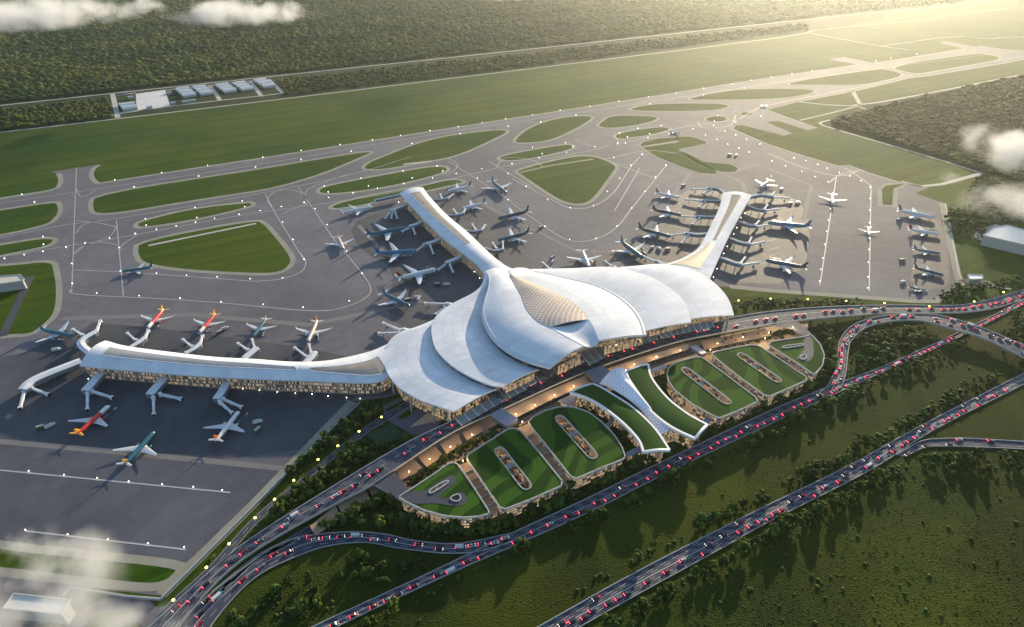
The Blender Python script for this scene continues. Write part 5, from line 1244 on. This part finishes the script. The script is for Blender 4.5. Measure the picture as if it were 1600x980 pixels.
for v in range(6):
    t = empty('tree'); h = (7.5, 9, 8, 10, 6.5, 8.5)[v]; n = (9, 12, 10, 13, 8, 11)[v]; R0 = (3.5, 3.9, 4.2, 4.0, 3.3, 3.7)[v]
    a = rng.uniform(0, 6.28, n); rr = R0*rng.uniform(.1, .75, n); z = h*rng.uniform(.42, .88, n); rr *= (1-.5*np.abs(z/h-.6))
    cen = np.stack([np.cos(a)*rr, np.sin(a)*rr, z], 1); rad = R0*rng.uniform(.34, .56, n)
    V, Fc = crown_np(cen, rad, (ICO_V, ICO_F), .8, .35); V2, F2 = leafcards(cen, rad, 26, .34)
    F1 = np.concatenate([Fc, Fc[:, 2:3]], 1)
    me_v = np.concatenate([V, V2]); q = MB(); q.v = [tuple(p) for p in me_v]; q.f = [tuple(f) for f in Fc]+[tuple(f) for f in F2+len(V)]; mm = 'leaf' if v % 3 else 'leaf_light'
    q.mi(mm); q.m = [0]*len(q.f); q.uv = [[(0,0)]*len(f) for f in q.f]; q.build('crown', t)
    q = MB(); q.tube((0,0,0),(0,0,h*.55), .32, .16, 'bark', 7)
    for k in range(4): aa = k*1.6; q.tube((0,0,h*(.3+.06*k)),(math.cos(aa)*R0*.5, math.sin(aa)*R0*.5, h*(.55+.05*k)), .13, .05, 'bark', 5)
    q.build('trunk', t); TREES.append(t)
used = [False]*6
ZN = [] # (label, polyline or polygon, jitter px, count, scale, shrubs)
def zl(label, pts, jit, n, sc=1.0): ZN.append((label, 'l', pts, jit, n, sc))
def za(label, pts, n, sc=1.0): ZN.append((label, 'a', pts, 0, n, sc))
za('between the apron wall and the service road', [(556,646),(575,632),(592,640),(594,652),(540,686),(498,712),(462,738),(440,752),(455,735)], 46, .95)
za('between the lamp lit service road and the ramp', [(566,690),(596,700),(636,680),(650,690),(550,740),(430,815),(335,888),(326,882),(408,812),(487,742)], 60, .95)
zl('below the striped canopies of the ramp', [(488,838),(520,820),(560,800),(600,786),(628,800)], 9, 26)
zl('in the belt below the near car park wall', [(560,825),(620,815),(660,826),(700,834),(760,832),(800,815),(850,795),(900,772)], 8, 46, 1.05)
zl('in the belt below the central hall', [(900,775),(960,748),(1000,728),(1060,700),(1130,668),(1160,650)], 6, 30, 1.05)
zl('in the belt below the far car park wall', [(1160,655),(1210,632),(1260,606),(1290,580),(1300,550),(1292,520),(1275,505)], 6, 44, 1.05)
za('inside the looping slip road', [(1336,520),(1370,506),(1480,512),(1492,522),(1420,548),(1345,590),(1318,603),(1330,560)], 42, 1.05)
zl('along the lower edge of the middle highway', [(560,975),(640,935),(700,905),(760,880),(830,848),(900,820),(960,798),(1060,742),(1110,725),(1200,682),(1290,635),(1350,606),(1450,560),(1520,532)], 8, 66, .95)
zl('along the upper edge of the outer highway', [(820,985),(880,955),(960,905),(1000,880),(1070,842),(1120,812),(1170,790),(1240,750),(1300,724),(1345,700),(1440,650),(1480,625),(1560,590)], 9, 56, 1.0)
zl('along the lower edge of the outer highway', [(940,985),(1010,945),(1060,910),(1110,885),(1170,855),(1230,818),(1300,788),(1380,745),(1440,722),(1520,720),(1600,726)], 8, 56, 1.0)
zl('in the strip between the far apron and the upper road', [(1150,477),(1200,474),(1260,476),(1340,474)], 3, 22, .8)
zl('beyond the corner of the far apron', [(1470,468),(1505,455),(1540,452),(1600,440)], 5, 20, 1.3)
zl('in the garden between forecourt and near car park', [(640,757),(680,732),(725,702),(770,680),(805,668)], 4, 40, .8)
zl('in the garden between forecourt and far car park', [(1095,548),(1140,537),(1190,528),(1236,520)], 3, 26, .8)
zl('in the court of the near green wing', [(912,634),(936,652),(962,670),(978,692)], 5, 14, .7)
zl('in the court of the far green wing', [(1032,598),(1048,618),(1066,634),(1088,648)], 3, 12, .7)
za('around the far slip road bend', [(1500,540),(1600,585),(1640,560),(1600,545),(1560,525),(1600,480),(1640,470),(1640,600)], 30, 1.05)
za('on the dark patch beside the hangar', [(1482,330),(1530,325),(1548,345),(1530,368),(1495,372),(1480,350)], 26, 1.6)
za('on the meadow below the slip road', [(340,985),(430,915),(560,870),(680,880),(700,900),(500,965)], 22, .85)
items = []
for lb, kd, pts, jit, n, sc in ZN:
    if kd == 'l':
        L_ = [math.dist(a, b) for a, b in zip(pts, pts[1:])]; tot = sum(L_)
        for _ in range(n*2):
            s = random.uniform(0, tot); i = 0
            while s > L_[i]: s -= L_[i]; i += 1
            k = s/L_[i]; x = pts[i][0]+(pts[i+1][0]-pts[i][0])*k+random.gauss(0, jit*.5); y = pts[i][1]+(pts[i+1][1]-pts[i][1])*k+random.gauss(0, jit*.4); items.append((x, y, lb, sc))
    else:
        x0, x1 = min(p[0] for p in pts), max(p[0] for p in pts); y0, y1 = min(p[1] for p in pts), max(p[1] for p in pts); c = 0
        while c < n*2:
            x, y = random.uniform(x0, x1), random.uniform(y0, y1)
            if in_poly(x, y, pts): items.append((x, y, lb, sc)); c += 1
def on_road(p, pad=2.5):
    for k, (u, l, w) in ROADS.items():
        for i in range(0, len(u), 1):
            c = (u[i]+l[i])/2
            if abs(c.x-p.x)+abs(c.y-p.y) < 40:
                d = (u[i]-l[i]).length/2+pad
                # distance from the centre line piece
                j = min(i+1, len(u)-1); c2 = (u[j]+l[j])/2; e = (c2-c); e.z = 0; q = Vector((p.x-c.x, p.y-c.y, 0))
                if e.length > .1:
                    t_ = max(0, min(1, q.dot(e)/e.length_squared)); q = q-e*t_
                if q.length < d: return True
    return False
placed = []
for x, y, lb, sc in items:
    p = P(x, y)
    if on_road(p): continue
    if any((p-o[0]).length < 3.6*sc for o in placed): continue
    s = sc*random.uniform(.7, 1.25); placed.append((p, lb, s))
placed.sort(key=lambda o: o[0].length/o[2])
rest_c, rest_r = [], []
for i, (p, lb, s) in enumerate(placed):
    if i < 285:
        k = random.randrange(6); t = TREES[k] if not used[k] else copy_tree(TREES[k]); used[k] = True
        t.location = p; t.rotation_euler = (0,0,random.uniform(0,6.28)); t.scale = (s, s, s*random.uniform(.85,1.15)); kind = ('pale','dark','dark','pale','dark','dark')[k]
        tag(t, f"{kind} green leafy tree growing {lb}", 'tree', f"{kind} trees {lb}")
    else:
        for _ in range(6): rest_c.append((p.x+random.gauss(0,1.7)*s, p.y+random.gauss(0,1.7)*s, random.uniform(2.2,6.5)*s)); rest_r.append(random.uniform(1.2,2.2)*s)
for k in range(6):
    if not used[k]:
        for ch in list(TREES[k].children): bpy.data.objects.remove(ch)
        bpy.data.objects.remove(TREES[k])
print('trees', len(placed))
# low scrub between the trees and over the rough meadow
sc_, sr_ = [], []
for x, y, lb, s in items:
    for _ in range(4):
        p = P(x+random.gauss(0,6), y+random.gauss(0,4))
        if on_road(p, 1.5): continue
        r = random.uniform(.6,1.7); sc_.append((p.x,p.y,r*.4)); sr_.append(r)
MEAD = [[(330,985),(430,915),(560,870),(700,900),(540,975)],[(560,985),(800,870),(1060,745),(1300,630),(1500,545),(1600,520),(1620,575),(1300,735),(1000,885),(840,970)],[(900,985),(1200,830),(1440,720),(1620,715),(1620,1000)]]
for M_ in MEAD:
    x0, x1 = min(p[0] for p in M_), max(p[0] for p in M_); y0, y1 = min(p[1] for p in M_), max(p[1] for p in M_)
    for _ in range(int(abs(area(M_))/22)):
        x, y = random.uniform(x0, x1), random.uniform(y0, y1)
        if in_poly(x, y, M_):
            p = P(x, y)
            if on_road(p, 1.5): continue
            r = random.uniform(.18,.6) if random.random() < .97 else random.uniform(.8,1.8); sc_.append((p.x,p.y,r*.2)); sr_.append(r)
allc = np.array(rest_c+sc_); allr = np.array(rest_r+sr_); V, Fc = crown_np(allc, allr, (ICO_V, ICO_F), .7, .35)
np_mesh('shrubbery', V, Fc, 'leaf', label='rough scrub and bushes along the road verges', cat='shrubbery', kind='stuff')
print('scrub', len(allr))
# woods
def woods(polys, nx, m, name, label, step, size, zb=.55, excl=()):
    C_, R_ = [], []
    for poly in polys:
        x0, x1 = min(p[0] for p in poly), max(p[0] for p in poly); y0, y1 = min(p[1] for p in poly), max(p[1] for p in poly)
        y = y0
        while y < y1:
            sp = step
            x = x0
            while x < x1:
                xx, yy = x+random.uniform(-.6,.6)*sp, y+random.uniform(-.5,.5)*sp*.55
                if in_poly(xx, yy, poly) and not any(in_poly(xx, yy, e) for e in excl):
                    p = P(xx, yy); t = math.sqrt(p.x**2+p.y**2+H*H)
                    r = t*sp/F*size*random.choice((.6,.75,.9,1.0,1.15,1.5)); h = min(11, 5+r*.5)*random.uniform(.7,1.3); C_.append((p.x,p.y,h*zb)); R_.append(r)
                x += sp
            y += sp*.5
    V, Fc = crown_np(np.array(C_), np.array(R_), (ICO_V, ICO_F), .62, .3)
    np_mesh(name, V, Fc, m, label=label, cat='woods', kind='stuff'); print(name, len(C_))
FA1 = [(-260,190),(0,161.5),(400,118.5),(800,77),(1200,34),(1380,15),(1500,3),(1600,-30),(-260,-30)]
FA2 = [(-260,234),(0,205),(175,184),(172,155),(0,174),(-260,204)]; FA3 = [(448,149),(432,126),(800,87),(1260,38),(1262,47),(800,107.5)]
woods([FA1], 0, 'leaf_forest', 'forest', 'hazy green forest beyond the airfield road', 4.6, .62)
woods([FA2, FA3], 0, 'leaf_forest', 'forest', 'dark woods between the two airfield roads', 4.6, .5)
FB = [(1290,191),(1345,176),(1462,149),(1600,120),(1760,93),(1760,330),(1640,298),(1530,266),(1455,241),(1360,212)]
woods([FB], 0, 'leaf_brown', 'forest', 'brownish green woods beyond the far apron fence', 4.2, .62)
woods([[(1535,275),(1640,305),(1640,345),(1560,350),(1510,300)]], 0, 'leaf_forest', 'forest', 'dark woods beside the hangar under the cloud', 5, .5)
# ------------------------------------------------------------- air, clouds, light, camera
HAZE = 0.42e-4; HAN = .86; HCOL = (.90,.97,.96)
m = bpy.data.materials.new('haze_air'); m.use_nodes = True; nt = m.node_tree; nt.nodes.remove(nt.nodes['Principled BSDF']); out = nt.nodes['Material Output']
v = nt.nodes.new('ShaderNodeVolumePrincipled'); v.inputs['Density'].default_value = HAZE; v.inputs['Anisotropy'].default_value = HAN; v.inputs['Color'].default_value = (*HCOL, 1)
nt.links.new(v.outputs[0], out.inputs['Volume']); m.cycles.homogeneous_volume = True; MATS['haze_air'] = m
b = MB(); b.box((0,7000,(H+40)/2-1),(31000,25500,H+42), 'haze_air'); b.build('haze', kind='stuff', label='thin pale haze filling the air above the ground', cat='haze')

def cloud(px, py, z, sx, sy, sz, dens, seed, label, scale=.018, thr=.5, n=9):
    """soft bank of vapour: noise-eaten density in an ellipsoid"""
    c = P(px, py, z); m = bpy.data.materials.new('vapour'); m.use_nodes = True; nt = m.node_tree; nt.nodes.remove(nt.nodes['Principled BSDF']); N = nt.nodes; L = nt.links; out = N['Material Output']
    tc = N.new('ShaderNodeTexCoord'); ln = N.new('ShaderNodeVectorMath'); ln.operation = 'LENGTH'; L.new(tc.outputs['Object'], ln.inputs[0])
    geo = N.new('ShaderNodeNewGeometry'); no = N.new('ShaderNodeTexNoise'); no.noise_dimensions = '4D'; no.inputs['W'].default_value = seed; no.inputs['Scale'].default_value = scale; no.inputs['Detail'].default_value = 6; no.inputs['Roughness'].default_value = .6
    L.new(geo.outputs['Position'], no.inputs['Vector'])
    fall = mathn(nt, 'SUBTRACT', 1.0, ln.outputs['Value'])
    d = mathn(nt, 'ADD', mathn(nt, 'MULTIPLY', fall, .8), mathn(nt, 'MULTIPLY', mathn(nt, 'SUBTRACT', no.outputs['Fac'], thr), 5.0))
    d = mathn(nt, 'MINIMUM', mathn(nt, 'MAXIMUM', mathn(nt, 'SUBTRACT', d, .12), 0.0), .8)
    d = mathn(nt, 'MULTIPLY', d, mathn(nt, 'MINIMUM', mathn(nt, 'MAXIMUM', mathn(nt, 'MULTIPLY', fall, 4), 0.0), 1.0))
    d = mathn(nt, 'MULTIPLY', d, dens)
    v = N.new('ShaderNodeVolumePrincipled'); L.new(d, v.inputs['Density']); v.inputs['Color'].default_value = (.97,.98,1,1); v.inputs['Anisotropy'].default_value = .2; L.new(v.outputs[0], out.inputs['Volume'])
    me = bpy.data.meshes.new('cloud'); bm = bmesh.new(); bmesh.ops.create_icosphere(bm, subdivisions=3, radius=1); bm.to_mesh(me); bm.free(); me.materials.append(m)
    o = bpy.data.objects.new('cloud', me); link(o); o.location = c; o.scale = (sx, sy, sz); tag(o, label, 'cloud')
    return o
cloud(-5, 895, 60, 88, 40, 20, .080, 1.3, 'low white cloud hiding the near corner of the apron', .022)
cloud(70, 990, 90, 80, 30, 18, .050, 4.1, 'thin grey cloud over the cargo building', .025)
cloud(40, 22, 150, 330, 230, 40, .022, 2.2, 'broad white cloud bank in the upper corner above the forest', .013)
cloud(232, 9, 160, 80, 60, 22, .024, 7.7, 'smallest white cloud above the forest', .02)
cloud(380, 20, 160, 230, 130, 34, .022, 9.1, 'long white cloud above the forest', .015)
cloud(800, -6, 160, 160, 100, 16, .012, 5.1, 'faint white cloud at the top edge above the forest', .010)
cloud(1578, 232, 70, 66, 105, 34, .026, 3.4, 'upper white cloud drifting over the brown woods', .02)
cloud(1592, 318, 70, 85, 55, 30, .026, 6.6, 'lower white cloud drifting over the hangar', .018)
cloud(1478, 278, 50, 26, 24, 12, .014, 8.8, 'thin wisp of cloud over the far grass corner', .03)

SUN_AZ = R(24); SUN_EL = R(12)
sd = bpy.data.lights.new('sun', 'SUN'); sd.energy = 5.0; sd.angle = R(.6); sd.color = (1,.82,.56); so = bpy.data.objects.new('sun', sd); link(so)
dirv = Vector((math.sin(SUN_AZ)*math.cos(SUN_EL), math.cos(SUN_AZ)*math.cos(SUN_EL), math.sin(SUN_EL)))
so.rotation_euler = dirv.to_track_quat('Z', 'Y').to_euler(); so.location = (0,0,600)
w = bpy.data.worlds.new('World'); scene.world = w; w.use_nodes = True; nt = w.node_tree; bg = nt.nodes['Background']
sk = nt.nodes.new('ShaderNodeTexSky'); sk.sky_type = 'NISHITA'; sk.sun_disc = False; sk.sun_elevation = SUN_EL; sk.sun_rotation = SUN_AZ; sk.air_density = 1.0; sk.dust_density = .8; sk.ozone_density = 2.0
nt.links.new(sk.outputs[0], bg.inputs['Color']); bg.inputs['Strength'].default_value = .15
cd = bpy.data.cameras.new('camera'); cd.sensor_width = 36; cd.lens = F/1600*36; cd.clip_start = 1; cd.clip_end = 60000; co = bpy.data.objects.new('camera', cd); link(co)
co.location = (0,0,H); co.rotation_euler = (math.pi/2-TH, 0, 0); scene.camera = co
scene.render.engine = 'CYCLES'; cy = scene.cycles; cy.use_denoising = True; cy.denoiser = 'OPENIMAGEDENOISE'; cy.max_bounces = 5; cy.diffuse_bounces = 2; cy.glossy_bounces = 2; cy.transmission_bounces = 2; cy.volume_bounces = 1; cy.transparent_max_bounces = 6
cy.caustics_reflective = False; cy.caustics_refractive = False; cy.sample_clamp_indirect = 4; cy.use_adaptive_sampling = True; cy.adaptive_threshold = .008; cy.volume_step_rate = 2.0; cy.volume_max_steps = 128
vs = scene.view_settings; vs.view_transform = 'Standard'; vs.look = 'None'; vs.gamma = 1; vs.use_curve_mapping = False; vs.exposure = 0.78
